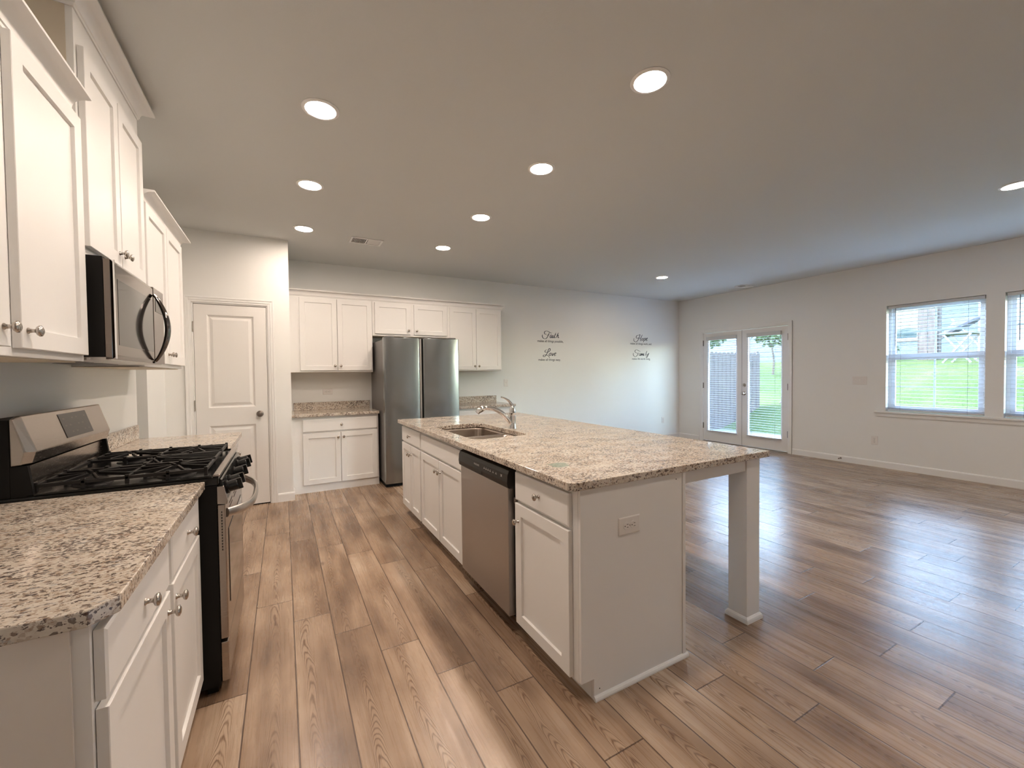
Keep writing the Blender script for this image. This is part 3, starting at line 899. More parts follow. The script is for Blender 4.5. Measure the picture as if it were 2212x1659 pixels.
def upper(F, a0, a1, nback, nframe, z0, z1, label, group, doors, dz0, dz1, kz, cr=None, raw_side=None):
    t = thing('wall_cabinet', F.p((a0 + a1) / 2, nback, z0), label, 'cabinet', group)
    b = B(); bx(b, F, a0, a1, nback, nframe, z0 + .004, z1); obj('cabinet_body', b, M_CAB, t, bevel=.001)
    b = B(); bx(b, F, a0 + .002, a1 - .002, nback, nframe - .022, z0, z0 + .0035); obj('underside_panel', b, M_SIDE, t, label='raw wood underside')
    if raw_side is not None:
        b = B(); bx(b, F, a0 - .002, a0 - .0003, nback, nframe - .02, raw_side, z1); obj('side_panel', b, M_SIDE, t, label='unpainted tan side panel')
    for i, (d0, d1) in enumerate(doors):
        ka = (d1 - .03) if i % 2 == 0 else (d0 + .03)
        door(F, d0, d1, dz0, dz1, nframe + .0205, t, (ka, kz))
    if cr: crown(F, a0, cr.get('a1', a1), nframe - .25 if cr.get('short') else nback, nframe, cr['z0'], cr['z1'], cr['proj'], cr['e0'], cr['e1'], t)
    return t

# ---- left wall uppers
GL = 'upper cabinets on the range wall'
upper(LEFT, 1.07, 2.073, -.908, -.631, 1.37, 2.236, 'white two-door upper cabinet nearest the camera, left of the microwave', GL,
      [(1.085, 1.560), (1.614, 2.050)], 1.396, 2.246 - .012, 1.445, dict(z0=2.237, z1=2.296, proj=.062, e0=0, e1=0, a1=2.012))
upper(LEFT, 2.078, 2.828, -.908, -.631, 1.765, 2.638, 'tall white upper cabinet above the microwave with crown near the ceiling', GL,
      [(2.098, 2.448), (2.458, 2.812)], 1.800, 2.520, 1.855, dict(z0=2.639, z1=2.705, proj=.062, e0=1, e1=1), raw_side=2.30)
upper(LEFT, 2.832, 3.745, -.908, -.631, 1.37, 2.236, 'white two-door upper cabinet between the microwave and the pantry door', GL,
      [(2.850, 3.285), (3.295, 3.730)], 1.396, 2.234, 1.455, dict(z0=2.237, z1=2.296, proj=.062, e0=0, e1=1))

# ---- back wall uppers
GBk = 'upper cabinets on the refrigerator wall'
NB = -(YB - .003)
upper(BACK, .076, 1.000, NB, -5.471, 1.357, 2.254, 'white two-door upper cabinet on the back wall left of the refrigerator', GBk,
      [(.181, .584), (.590, .990)], 1.381, 2.238, 1.435)
upper(BACK, 1.002, 2.000, NB, -5.471, 1.815, 2.254, 'short white cabinet with two doors above the refrigerator', GBk,
      [(1.030, 1.482), (1.530, 1.980)], 1.845, 2.238, 1.895)
upper(BACK, 2.002, 2.832, NB, -5.471, 1.362, 2.254, 'white two-door upper cabinet on the back wall right of the refrigerator', GBk,
      [(2.028, 2.418), (2.424, 2.814)], 1.381, 2.238, 1.432)
c = crown(BACK, .076, 2.832, NB, -5.471, 2.255, 2.325, .055, 0, 1, None)
tag(c, 'long white crown molding running along the tops of the back wall cabinets', 'molding')

# ---- base cabinets
def base(F, a0, a1, nback, nframe, toe, label, group, fronts, z0=.085, z1=.857):
    t = thing('base_cabinet', F.p((a0 + a1) / 2, nback, 0), label, 'cabinet', group)
    obj('cabinet_body', carcass(F, a0, a1, nback, nframe, z0, z1, toe), M_CAB, t)
    for f in fronts:
        if f[0] == 'door': door(F, f[1], f[2], f[3], f[4], nframe + .0205, t, f[5])
        elif f[0] == 'drawer': drawer(F, f[1], f[2], f[3], f[4], nframe + .0205, t, f[5])
        else: drawer(F, f[1], f[2], f[3], f[4], nframe + .0205, t, False, 'false_front')
    return t
GBL = 'base cabinets on the range wall'
nl = base(LEFT, 1.050, 2.066, -.900, -.3255, -.40, 'white base cabinet nearest the camera with two drawers over two doors', GBL,
     [('drawer', 1.062, 1.556, .700, .836, True), ('drawer', 1.598, 2.050, .700, .836, True),
      ('door', 1.062, 1.556, .095, .684, (1.556 - .030, .632)), ('door', 1.598, 2.050, .095, .684, (1.598 + .030, .632))])
b = B(); bx(b, LEFT, 1.044, 1.0495, -.900, -.350, .0, .857); obj('side_panel', b, mat('side laminate', (.80, .75, .70), .55), nl, label='plain tan end panel')
base(LEFT, 2.842, 3.765, -.900, -.3255, -.40, 'white base cabinet between the range and the pantry door', GBL,
     [('drawer', 2.855, 3.290, .700, .836, True), ('drawer', 3.310, 3.752, .700, .836, True),
      ('door', 2.855, 3.290, .095, .684, (3.26, .632)), ('door', 3.310, 3.752, .095, .684, (3.34, .632))])
GBB = 'base cabinets on the refrigerator wall'
base(BACK, .076, 1.000, NB, -5.2005, -5.190 - .012, 'white base cabinet with one wide drawer and two doors, left of the refrigerator', GBB,
     [('drawer', .180, .985, .686, .826, True), ('door', .180, .572, .092, .668, (.545, .612)), ('door', .578, .985, .092, .668, (.605, .612))])
base(BACK, 2.000, 2.866, NB, -5.2005, -5.202, 'white base cabinet mostly hidden behind the island, right of the refrigerator', GBB,
     [('drawer', 2.020, 2.845, .686, .826, True), ('door', 2.020, 2.430, .092, .668, (2.40, .612)), ('door', 2.436, 2.845, .092, .668, (2.466, .612))])
GBI = 'island base cabinets'
NBK, NFR, TOE = -1.585, -1.0025, -1.066
IE = base(ISL, 1.302, 1.797, NBK, NFR, TOE, 'white island cabinet at the near end with one drawer over one door', GBI,
     [('drawer', 1.337, 1.774, .700, .834, True), ('door', 1.337, 1.774, .092, .684, (1.742, .600))])
b = B(); bx(b, ISL, 1.778, 1.802, NFR + .0005, NFR + .011, .672, .700); lathe(b, ISL.p(1.790, NFR + .011, .686), ISL.n, [(.004, 0), (.003, .002), (0, .002)], 10)
obj('mounting_bracket', b, M_DARKMETAL, IE, label='small dark metal dishwasher bracket')
base(ISL, 2.462, 3.377, NBK, NFR, TOE, 'white island sink cabinet with a long false front over two doors', GBI,
     [('false', 2.476, 3.360, .700, .826, None), ('door', 2.476, 2.910, .092, .684, (2.880, .605)), ('door', 2.920, 3.360, .092, .684, (2.950, .605))])
base(ISL, 3.380, 3.998, NBK, NFR, TOE, 'narrow white island cabinet at the far end beside the refrigerator', GBI,
     [('drawer', 3.397, 3.982, .700, .834, True), ('door', 3.397, 3.686, .092, .684, (3.660, .605)), ('door', 3.694, 3.982, .092, .684, (3.720, .605))])

# ---- island end panel, back panel, apron, posts
t = thing('island_end_panel', (1.3, 1.29, 0), 'plain white end panel of the island with a toe notch and outlet', 'panel')
b = B()
pts = [(1.066, 0), (1.583, 0), (1.583, .857), (1.0025, .857), (1.0025, .088), (1.066, .088)]
extrude_profile(b, Fr((0, 1, 0), (1, 0, 0)), pts, 1.287, 1.3005); obj('panel', b, M_CAB, t)
b = B(); box(b, 1.5845, 1.604, 1.283, 1.322, 0, .857); obj('corner_post', b, M_CAB, t, bevel=.002)
b = B(); extrude_profile(b, Fr((1, 0, 0), (0, -1, 0), (0, 1.2865, 0)), [(0, 0), (.012, 0), (.012, .006), (.009, .013), (.004, .018), (0, .019)], 1.064, 1.616)
obj('shoe_molding', b, M_CAB, t)
b = B()
for q in ((1.094, .040), (1.545, .830)): lathe(b, (q[0], 1.287, q[1]), (0, -1, 0), [(.0028, 0), (.0026, .0006), (0, .0006)], 8)
obj('screw_holes', b, M_SLOT, t)
b = B(); box(b, 1.5865, 1.602, 1.3235, 3.998, 0, .857); tag(obj('island_back_panel', b, M_CAB), 'white panel closing the seating side of the island under the overhang', 'panel')
t = thing('counter_apron', (1.85, 1.32, .79), 'white apron rail under the near end of the island overhang', 'apron')
b = B(); box(b, 1.6045, 2.0885, 1.305, 1.325, .795, .857); obj('end_rail', b, M_CAB, t, bevel=.001)
b = B(); box(b, 2.155, 2.175, 1.4065, 3.90, .795, .857); obj('long_rail', b, M_CAB, t, bevel=.001)
def post(y0, y1, label):
    t = thing('support_post', (2.145, (y0 + y1) / 2, 0), label, 'post', 'island posts')
    b = B(); box(b, 2.090, 2.200, y0, y1, 0, .857); obj('shaft', b, M_CAB, t, bevel=.002)
    b = B(); c = .012
    prev = None
    for e, z in ((c, 0), (c, .012), (c * .8, .022), (c * .3, .030), (0.0005, .032)):
        r = [b.verts.new(v) for v in ((2.090 - e, y0 - e, z), (2.200 + e, y0 - e, z), (2.200 + e, y1 + e, z), (2.090 - e, y1 + e, z))]
        if prev:
            for i in range(4): b.faces.new((prev[i], prev[(i + 1) % 4], r[(i + 1) % 4], r[i]))
        prev = r
    obj('base_molding', b, M_CAB, t)
post(1.297, 1.400, 'square white post holding up the near corner of the island countertop')

outlet(Fr((1, 0, 0), (0, -1, 0), (0, 1.287, 0)), 1.257, 0, .676, 'sideways white outlet on the end panel of the island', horizontal=True)

# ---- countertops
def counter_mesh(outer, z0, z1, holes=()):
    b = B()
    edges = []
    loops = []
    for loop in [outer] + list(holes):
        vs = [b.verts.new((x, y, z1)) for x, y in loop]
        es = [b.edges.new((vs[i], vs[(i + 1) % len(vs)])) for i in range(len(vs))]
        edges += es; loops.append(vs)
    bmesh.ops.triangle_fill(b, use_beauty=True, use_dissolve=False, edges=edges)
    top = list(b.faces)
    low = {}
    for vs in loops:
        for v in vs: low[v] = b.verts.new((v.co.x, v.co.y, z0))
    for f in top:
        b.faces.new([low[v] for v in f.verts][::-1])
    for vs in loops:
        for i in range(len(vs)):
            a, c = vs[i], vs[(i + 1) % len(vs)]
            b.faces.new((a, c, low[c], low[a]))
    return b
def rrect(x0, x1, y0, y1, r, n=6):
    out = []
    for cx, cy, a0 in ((x1 - r, y1 - r, 0), (x0 + r, y1 - r, 90), (x0 + r, y0 + r, 180), (x1 - r, y0 + r, 270)):
        for k in range(n + 1):
            a = math.radians(a0 + 90 * k / n); out.append((cx + r * math.cos(a), cy + r * math.sin(a)))
    return out
ZC0, ZC1 = .8585, .891
sink_hole = rrect(1.070, 1.497, 2.475, 3.305, .075)
b = counter_mesh([(.975, 1.275), (2.252, 1.275), (2.252, 4.016), (.952, 4.016), (.952, 1.298)], ZC0, ZC1, [sink_hole])
ct = obj('countertop', b, M_GRAN, bevel=.003)
tag(ct, 'large speckled granite island countertop with a sink cutout', 'countertop')
b = counter_mesh([(-.907, 1.028), (-.322, 1.028), (-.2856, 1.070), (-.2856, 2.068), (-.907, 2.068)], ZC0, ZC1)
tag(obj('countertop', b, M_GRAN, bevel=.003), 'granite countertop in the left foreground, camera side of the range', 'countertop')
b = counter_mesh([(-.907, 2.842), (-.2856, 2.842), (-.2856, 3.800), (-.907, 3.800)], ZC0, ZC1)
tag(obj('countertop', b, M_GRAN, bevel=.003), 'granite countertop beyond the range, in front of the pantry door', 'countertop')
b = counter_mesh([(.0765, 5.155), (1.006, 5.155), (1.006, 5.783), (.0765, 5.783)], ZC0, ZC1)
tag(obj('countertop', b, M_GRAN, bevel=.003), 'short granite countertop on the back wall left of the refrigerator', 'countertop')
b = counter_mesh([(1.998, 5.155), (2.889, 5.155), (2.889, 5.783), (1.998, 5.783)], ZC0, ZC1)
tag(obj('countertop', b, M_GRAN, bevel=.003), 'granite countertop on the back wall right of the refrigerator', 'countertop')
def splash(x0, x1, y0, y1, label):
    b = B(); box(b, x0, x1, y0, y1, ZC1 + .0005, .988)
    tag(obj('backsplash', b, M_GRAN, bevel=.002), label, 'backsplash', 'granite backsplash strips')
splash(.107, 1.003, 5.763, 5.783, 'low granite backsplash strip on the counter left of the refrigerator')
splash(2.0, 2.885, 5.763, 5.783, 'low granite backsplash strip on the counter right of the refrigerator')
splash(-.908, -.888, 2.845, 3.80, 'low granite backsplash strip on the left wall beyond the range')

# ---- sink
def bowl(bm, x0, x1, y0, y1, zt, depth, r=.06):
    prev = None; n = 6
    for ins, z, rr in ((0, zt, r), (.004, zt - .02, r), (.010, zt - depth + .03, r), (.020, zt - depth + .01, r * .9), (.045, zt - depth, r * .7)):
        ring = [bm.verts.new((x, y, z)) for x, y in rrect(x0 + ins, x1 - ins, y0 + ins, y1 - ins, rr, n)]
        if prev:
            for i in range(len(ring)): bm.faces.new((prev[i], prev[(i + 1) % len(ring)], ring[(i + 1) % len(ring)], ring[i]))
        else: first = ring
        prev = ring
    bm.faces.new(prev)
    return first
t = thing('sink', (1.283, 2.89, .66), 'stainless steel double bowl sink set under the island countertop', 'sink')
zt = ZC0 - .0015
b = B(); bowl(b, 1.066, 1.501, 2.812, 3.309, zt, .19); so = obj('bowl', b, M_SINK, t, smooth=True, angle=50, label='larger far bowl')
so.modifiers.new('solid', 'SOLIDIFY').thickness = .0015
b = B(); bowl(b, 1.066, 1.501, 2.471, 2.780, zt, .19); so = obj('bowl', b, M_SINK, t, smooth=True, angle=50, label='smaller near bowl')
so.modifiers.new('solid', 'SOLIDIFY').thickness = .0015
b = B()
P = rrect(1.045, 1.522, 2.45, 3.33, .08)
b = counter_mesh(P, zt - .002, zt - .0004, [rrect(1.067, 1.500, 2.813, 3.308, .06), rrect(1.067, 1.500, 2.472, 2.779, .06)])
obj('rim', b, M_SINK, t)
for yy in (3.06, 2.625):
    b = B(); lathe(b, (1.283, yy, zt - .1895), (0, 0, 1), [(.043, 0), (.043, .003), (.036, .004), (.030, .0015), (0, .0015)], 24); obj('drain', b, M_NICKEL, t, smooth=True)

# ---- faucet
fx, fy = 1.552, 2.825
t = thing('faucet', (fx, fy, ZC1), 'chrome single-lever pull-out faucet behind the island sink', 'faucet')
b = B(); lathe(b, (fx, fy, ZC1), (0, 0, 1), [(.030, 0), (.030, .004), (.0275, .010), (.0255, .05), (.0245, .10), (.0245, .118), (.0255, .120), (.0255, .124), (.0245, .126), (.024, .150), (.021, .166), (.013, .178), (0, .182)], 28)
obj('body', b, M_CHROME, t, smooth=True)
b = B(); pts = catmull([(fx - .004, fy + .002, ZC1 + .030), (fx - .035, fy + .005, ZC1 + .070), (fx - .085, fy + .011, ZC1 + .122), (fx - .150, fy + .018, ZC1 + .158), (fx - .205, fy + .024, ZC1 + .168), (fx - .222, fy + .026, ZC1 + .167)], 6)
rs = [.0195 - .0045 * i / (len(pts) - 1) for i in range(len(pts))]
tube(b, pts, rs, 18); obj('spout', b, M_CHROME, t, smooth=True)
b = B(); pts = catmull([(fx - .223, fy + .026, ZC1 + .167), (fx - .245, fy + .028, ZC1 + .163), (fx - .268, fy + .031, ZC1 + .150), (fx - .284, fy + .033, ZC1 + .132)], 5)
n_ = len(pts); tube(b, pts, [.0165 + .006 * math.sin(PI * min(1, i / (n_ - 1) * 1.1)) for i in range(n_)], 18); obj('spray_head', b, M_CHROME, t, smooth=True)
b = B(); pts = catmull([(fx, fy, ZC1 + .168), (fx - .010, fy + .001, ZC1 + .190), (fx - .030, fy + .004, ZC1 + .215), (fx - .062, fy + .008, ZC1 + .236), (fx - .092, fy + .012, ZC1 + .246)], 6)
n_ = len(pts); tube(b, pts, [.017 - .0105 * i / (n_ - 1) for i in range(n_)], 16, flat=(.75, 1.0, (0, 0, 1))); obj('lever', b, M_CHROME, t, smooth=True)

# ---- dishwasher
t = thing('dishwasher', (1.28, 2.13, 0), 'stainless dishwasher with black control strip built into the island', 'dishwasher')
b = B(); bx(b, ISL, 1.803, 2.457, -1.57, -1.010, .09, .850); obj('tub', b, M_BLACKMAT, t)
b = B(); bx(b, ISL, 1.806, 2.454, -1.12, -1.075, .001, .0885); obj('toe_panel', b, M_BLACKMAT, t)
b = B(); bx(b, ISL, 1.826, 2.452, -1.0095, -.972, .092, .742); obj('door', b, M_DWSTEEL, t, bevel=.003)
b = B(); bx(b, ISL, 1.826, 1.832, -1.0095, -.9735, .093, .7415)
b = B()
prof = [(-1.0095, .744), (-.970, .744), (-.960, .752), (-.957, .775), (-.960, .815), (-.968, .834), (-.985, .842), (-1.0095, .844)]
extrude_profile(b, ISL, prof, 1.806, 2.455)
cp = obj('control_panel', b, M_BLACKPL, t, bevel=.002)
b = B(); bx(b, ISL, 2.105, 2.215, -.9585, -.9564, .757, .778); obj('pocket_handle', b, M_SLOT, t, bevel=.003)
text_mesh('brand_lettering', 'FRIGIDAIRE', M_PRINT, t, .072, (-ISL.p(0, -.9562, 0).x * -1, 2.175, .800), PI / 2, -PI / 2)
b = B()
for k, yy in enumerate((2.075, 2.050, 2.025, 2.000, 1.965, 1.930)):
    bx(b, ISL, yy - .007, yy + .007, -.9588, -.9576, .795 - .001, .797)
    bx(b, ISL, yy - .002, yy + .002, -.9588, -.9576, .800, .803)
bx(b, ISL, 1.862, 1.880, -.9588, -.9576, .794, .796); bx(b, ISL, 1.862, 1.880, -.9588, -.9576, .802, .804); bx(b, ISL, 1.868, 1.874, -.9588, -.9576, .797, .801)
obj('button_marks', b, M_PRINT, t)

# ---- refrigerator
t = thing('refrigerator', (1.487, 5.35, 0), 'tall two-door refrigerator in dark stainless steel against the back wall', 'refrigerator')
b = B(); box(b, 1.025, 1.950, 5.006, 5.735, .05, 1.735); obj('body', b, mat('fridge side paint', (.16, .15, .145), .4, .3), t, bevel=.004)
b = B(); box(b, 1.035, 1.940, 4.985, 5.70, .002, .0495); obj('base_grille', b, M_BLACKMAT, t)
def fdoor(x0, x1, lip):
    b = B()
    r = .018; P = []
    # plan profile with rounded front corners and a recessed grip along the inner edge
    pl = [(x0, 5.003), (x0, 4.948), (x0 + .006, 4.936), (x0 + r, 4.930), (x1 - r, 4.930), (x1 - .006, 4.936), (x1, 4.948), (x1, 5.003)]
    A = [b.verts.new((x, y, .045)) for x, y in pl]; Z = [b.verts.new((x, y, 1.757)) for x, y in pl]
    b.faces.new(A[::-1]); b.faces.new(Z)
    for i in range(len(pl)): b.faces.new((A[i], A[(i + 1) % len(pl)], Z[(i + 1) % len(pl)], Z[i]))
    d = obj('door', b, M_FRIDGE, t, smooth=True, bevel=.002)
    return d
dl = fdoor(1.025, 1.447, 1); dr = fdoor(1.486, 1.950, -1)
b = B(); box(b, 1.449, 1.470, 4.944, 5.003, .05, 1.752); obj('grip_strip', b, M_STEEL, t)
b = B(); box(b, 1.471, 1.484, 4.956, 5.003, .05, 1.752); obj('grip_recess', b, M_BLACKMAT, t)
for x0 in (1.06, 1.83):
    b = B(); box(b, x0, x0 + .09, 4.96, 5.05, 1.7575, 1.775); obj('hinge_cover', b, M_GASKET, t, bevel=.004)
b = B(); box(b, 1.0262, 1.0275, 4.9295, 4.9298, .08, .16); b.free()

# ---- microwave
t = thing('microwave', (-.73, 2.45, 1.385), 'stainless over-the-range microwave with bowed handle, between upper cabinets', 'microwave')
b = B(); bx(b, LEFT, 2.083, 2.823, -.905, -.576, 1.392, 1.7645); obj('body', b, M_BLACKMAT, t, bevel=.002)
b = B(); bx(b, LEFT, 2.085, 2.821, -.90, -.56, 1.380, 1.3915); obj('bottom_plate', b, M_STEEL, t)
b = B()
for k in range(2): bx(b, LEFT, 2.20 + k * .30, 2.40 + k * .30, -.86, -.70, 1.3785, 1.3797)
obj('grease_filter', b, M_GASKET, t)
YM = 2.628
b = B()
bx(b, LEFT, 2.083, YM, -.574, -.556, 1.384, 1.756)
rings(b, LEFT, 2.083, YM, 1.384, 1.756, [(0, -.556), (.010, -.5475), (.016, -.545)])
obj('door', b, M_MIRROR, t)
b = B(); bx(b, LEFT, 2.0835, 2.0905, -.5475, -.5435, 1.385, 1.755); obj('edge_trim', b, M_CHROME, t)
b = B(); rings(b, LEFT, 2.118, 2.606, 1.438, 1.690, [(0, -.5448), (.0015, -.5440), (.018, -.5440)]); obj('door_window', b, M_GLASSBLACK, t)
b = B(); bx(b, LEFT, YM + .002, 2.823, -.574, -.546, 1.384, 1.756); obj('control_panel', b, M_MIRROR, t, bevel=.003)
b = B(); bx(b, LEFT, YM + .035, 2.79, -.5458, -.5446, 1.64, 1.70); obj('display', b, M_BLACK, t)
b = B(); pts = []
for k in range(25):
    s = k / 24; z = 1.393 + .322 * s
    pts.append((-.541 + .051 * math.sin(PI * s) ** .8, 2.612 , z))
tube(b, pts, [.0085 + .0065 * math.sin(PI * k / 24) for k in range(25)], 14, flat=(1.15, .8, (0, 1, 0))); obj('handle', b, M_DARKCHROME, t, smooth=True)
b = B(); bx(b, LEFT, 2.09, 2.82, -.5462, -.5452, 1.7565, 1.764); b.free()

# ---- gas range
t = thing('gas_range', (-.55, 2.455, 0), 'slide-in stainless gas range with black grates and five front knobs', 'range')
A0, A1 = 2.076, 2.834
b = B(); bx(b, LEFT, A0, A1, -.895, -.250, .035, .868); obj('body', b, M_BLACKMAT, t)
b = B()
bx(b, LEFT, A0, A1, -.895, -.240, .869, .902)
top = obj('cooktop', b, M_BLACK, t, bevel=.006)
b = B(); rings(b, LEFT, A0 + .012, A1 - .012, .0, .0, [(0, 0)], cap=False); b.free()
b = B(); box(b, -.262, -.236, A0 + .006, A1 - .006, .9025, .912); obj('front_trim', b, M_RSTEEL, t, bevel=.003)
for q in ((A0 + .002, A0 + .014), (A1 - .014, A1 - .002)):
    b = B(); box(b, -.79, -.265, q[0], q[1], .9025, .909); obj('cooktop_rim', b, M_BLACK, t, bevel=.002)
# sloped control panel
b = B(); extrude_profile(b, LEFT, [(-.249, .800), (-.216, .795), (-.214, .802), (-.232, .886), (-.239, .889), (-.2395, .868), (-.249, .868)], A0 + .020, A1 - .020)
cp = obj('control_panel', b, M_BLACK, t, bevel=.002)
for e0, e1 in ((A0 + .004, A0 + .0195), (A1 - .0195, A1 - .004)):
    b = B(); extrude_profile(b, LEFT, [(-.249, .790), (-.214, .785), (-.212, .800), (-.224, .862), (-.249, .862)], e0, e1); obj('end_cap', b, M_RSTEEL, t, bevel=.002)
    b = B(); extrude_profile(b, LEFT, [(-.828, .9025), (-.772, .9025), (-.786, 1.010), (-.828, 1.010)], e0 - .002, e1 - .002); obj('backguard_cheek', b, M_BLACKMAT, t)
dirn = Vector((.98, 0, .21)).normalized()
for yy in (2.150, 2.262, 2.455, 2.648, 2.760):
    b = B(); o = Vector((-.2215, yy, .842))
    lathe(b, o, dirn, [(.029, 0), (.029, .007), (.024, .010), (.0235, .040), (.020, .044), (0, .044)], 24)
    kn = obj('knob', b, M_BLACK, t, smooth=True)
    b = B(); v = o + dirn * .044
    bar(b, v + Vector((0, -.0205, 0)) - dirn * .012, v + Vector((0, .0205, 0)) - dirn * .012, .0, .0) if False else None
    sl = Vector((-.21, 0, .98)) * .0235
    vs = []
    for s in (-1, 1):
        for wv in (-1, 1):
            for dd in (-.02, .014):
                vs.append(b.verts.new(v + sl * s + Vector((0, .006 * wv, 0)) + dirn * dd))
    for q in ((0, 1, 3, 2), (4, 6, 7, 5), (0, 4, 5, 1), (2, 3, 7, 6), (0, 2, 6, 4), (1, 5, 7, 3)): b.faces.new([vs[i] for i in q])
    obj('grip', b, M_BLACK, kn, bevel=.002)
b = B(); bx(b, LEFT, A0 + .004, A1 - .004, -.2495, -.220, .225, .786)
od = obj('oven_door', b, M_RSTEEL, t, bevel=.004)
b = B(); bx(b, LEFT, A0 + .085, A1 - .085, -.2195, -.2175, .34, .66); obj('window', b, M_GLASSBLACK, od, bevel=.001)
b = B()
for k in range(14): z = .595 + k * .012; box(b, -.2355, -.2315, A0 + .0033, A0 + .0041, z, z + .007)
for k in range(3):
    for j in range(2): bx(b, LEFT, A0 + .14 + k * .18, A0 + .26 + k * .18, -.2202, -.2195, .752 - j * .018, .758 - j * .018)
obj('vent_slots', b, M_SLOT, od)
b = B(); pts = []
for k in range(29):
    s = k / 28; pts.append((-.218 + .072 * (1 - (2 * s - 1) ** 4) ** .9 + .012 * math.sin(PI * s), A0 + .035 + (A1 - A0 - .07) * s, .742 - .018 * math.sin(PI * s)))
tube(b, pts, .0135, 14, flat=(1.45, .8, (0, 0, 1))); obj('handle', b, M_STEEL, od, smooth=True)
b = B(); bx(b, LEFT, A0 + .004, A1 - .004, -.2495, -.222, .045, .212); obj('storage_drawer', b, M_RSTEEL, t, bevel=.004)
b = B(); bx(b, LEFT, A0 + .02, A1 - .02, -.30, -.262, .001, .034); obj('toe_panel', b, M_BLACKMAT, t)
# backguard
b = B(); bx(b, LEFT, A0 + .002, A1 - .002, -.900, -.828, .9025, 1.172); obj('backguard_body', b, M_BLACKMAT, t, bevel=.003)
b = B(); bx(b, LEFT, A0 + .020, A1 - .020, -.827, -.800, .9025, 1.004); obj('backguard_riser', b, M_RSTEEL, t)
b = B()
outer = [(-.826, 1.174), (-.818, 1.174), (-.790, 1.058), (-.801, 1.014), (-.826, 1.012)]
inner = [(-.820, 1.1845), (-.806, 1.184), (-.768, 1.056), (-.779, 1.016), (-.826, 1.010)]
rows = []
for a, pr in ((A0 + .002, outer), (A0 + .024, inner), (A1 - .024, inner), (A1 - .002, outer)):
    rows.append([b.verts.new(LEFT.p(a, n, z)) for n, z in pr])
for i in range(3):
    for j in range(5): b.faces.new((rows[i][j], rows[i][(j + 1) % 5], rows[i + 1][(j + 1) % 5], rows[i + 1][j]))
b.faces.new(rows[0]); b.faces.new(rows[3][::-1])
bg_ = obj('console', b, M_RSTEEL, t, bevel=.003)
b = B()
def cons(a, s, off):   # point on the sloped console face, s 0 bottom .. 1 top
    n = -.768 + (-.806 + .768) * s; z = 1.056 + (1.184 - 1.056) * s
    return LEFT.p(a, n + off * .96, z + off * .28)
vs = [b.verts.new(cons(a, s, o)) for o in (.0004, .0016) for a, s in ((2.352, .12), (2.615, .12), (2.615, .88), (2.352, .88))]
for q in ((3, 2, 1, 0), (4, 5, 6, 7), (0, 1, 5, 4), (1, 2, 6, 5), (2, 3, 7, 6), (3, 0, 4, 7)): b.faces.new([vs[i] for i in q])
dsp = obj('display', b, mat('control display', (.05, .042, .038), .3), t)
b = B()
for k in range(6):
    for j in range(3):
        if (k + j) % 3 == 0: continue
        a = 2.375 + k * .040; s = .25 + j * .22
        vs = [b.verts.new(cons(a + da, s + ds, .0019)) for da, ds in ((0, 0), (.016, 0), (.016, .05), (0, .05))]
        b.faces.new(vs)
obj('display_marks', b, M_PRINTDIM, dsp)
# burners and grates
for bxx, byy, r in ((-.40, 2.215, .045), (-.66, 2.215, .038), (-.53, 2.455, .034), (-.40, 2.695, .050), (-.66, 2.695, .034)):
    b = B(); lathe(b, (bxx, byy, .9025), (0, 0, 1), [(r + .022, 0), (r + .020, .003), (r, .005), (r, .013), (r + .004, .014), (r + .004, .018), (r * .6, .021), (0, .021)], 24)
    obj('burner', b, M_IRON, t, smooth=True)
def grate(y0, y1, burners, bars):
    b = B(); x0, x1 = -.775, -.285; zt = .934; w = .010
    bar(b, (x0, y0, zt), (x1, y0, zt), w, .012); bar(b, (x0, y1, zt), (x1, y1, zt), w, .012)
    bar(b, (x0, y0, zt), (x0, y1, zt), w, .012); bar(b, (x1, y0, zt), (x1, y1, zt), w, .012)
    xm = (x0 + x1) / 2; ym = (y0 + y1) / 2
    bar(b, (xm, y0, zt), (xm, y1, zt), w, .012)
    for (cx, cy) in burners:
        for k in range(8):
            a = PI / 8 + k * PI / 4
            ca, sa = math.cos(a), math.sin(a)
            ex = min(abs((x0 if ca < 0 else x1) - cx) if (ca < 0) == (cx < xm) else abs(xm - cx), 9) / max(abs(ca), .01)
            ey = abs((y0 if sa < 0 else y1) - cy) / max(abs(sa), .01)
            L = min(ex, ey)
            bar(b, (cx + ca * L, cy + sa * L, zt + .002), (cx + ca * .022, cy + sa * .022, zt + .008), .008, .012)
    for k in range(bars):
        yy = y0 + (y1 - y0) * (k + 1) / (bars + 1)
        bar(b, (x1, yy, zt), (xm + .05, yy, zt + .004), .007, .011)
    for fx_, fy_ in ((x0, y0), (x1, y0), (x0, y1), (x1, y1), (xm, y0), (xm, y1), ((x0 + xm) / 2, y0), ((x1 + xm) / 2, y0), ((x0 + xm) / 2, y1), ((x1 + xm) / 2, y1)):
        box(b, fx_ - .006, fx_ + .006, fy_ - .005, fy_ + .005, .9095, zt + .012)
    obj('grate', b, M_IRON, t, bevel=.0015)
grate(2.098, 2.333, [(-.40, 2.215), (-.66, 2.215)], 0)
grate(2.343, 2.567, [(-.53, 2.455)], 5)
grate(2.577, 2.812, [(-.40, 2.695), (-.66, 2.695)], 5)

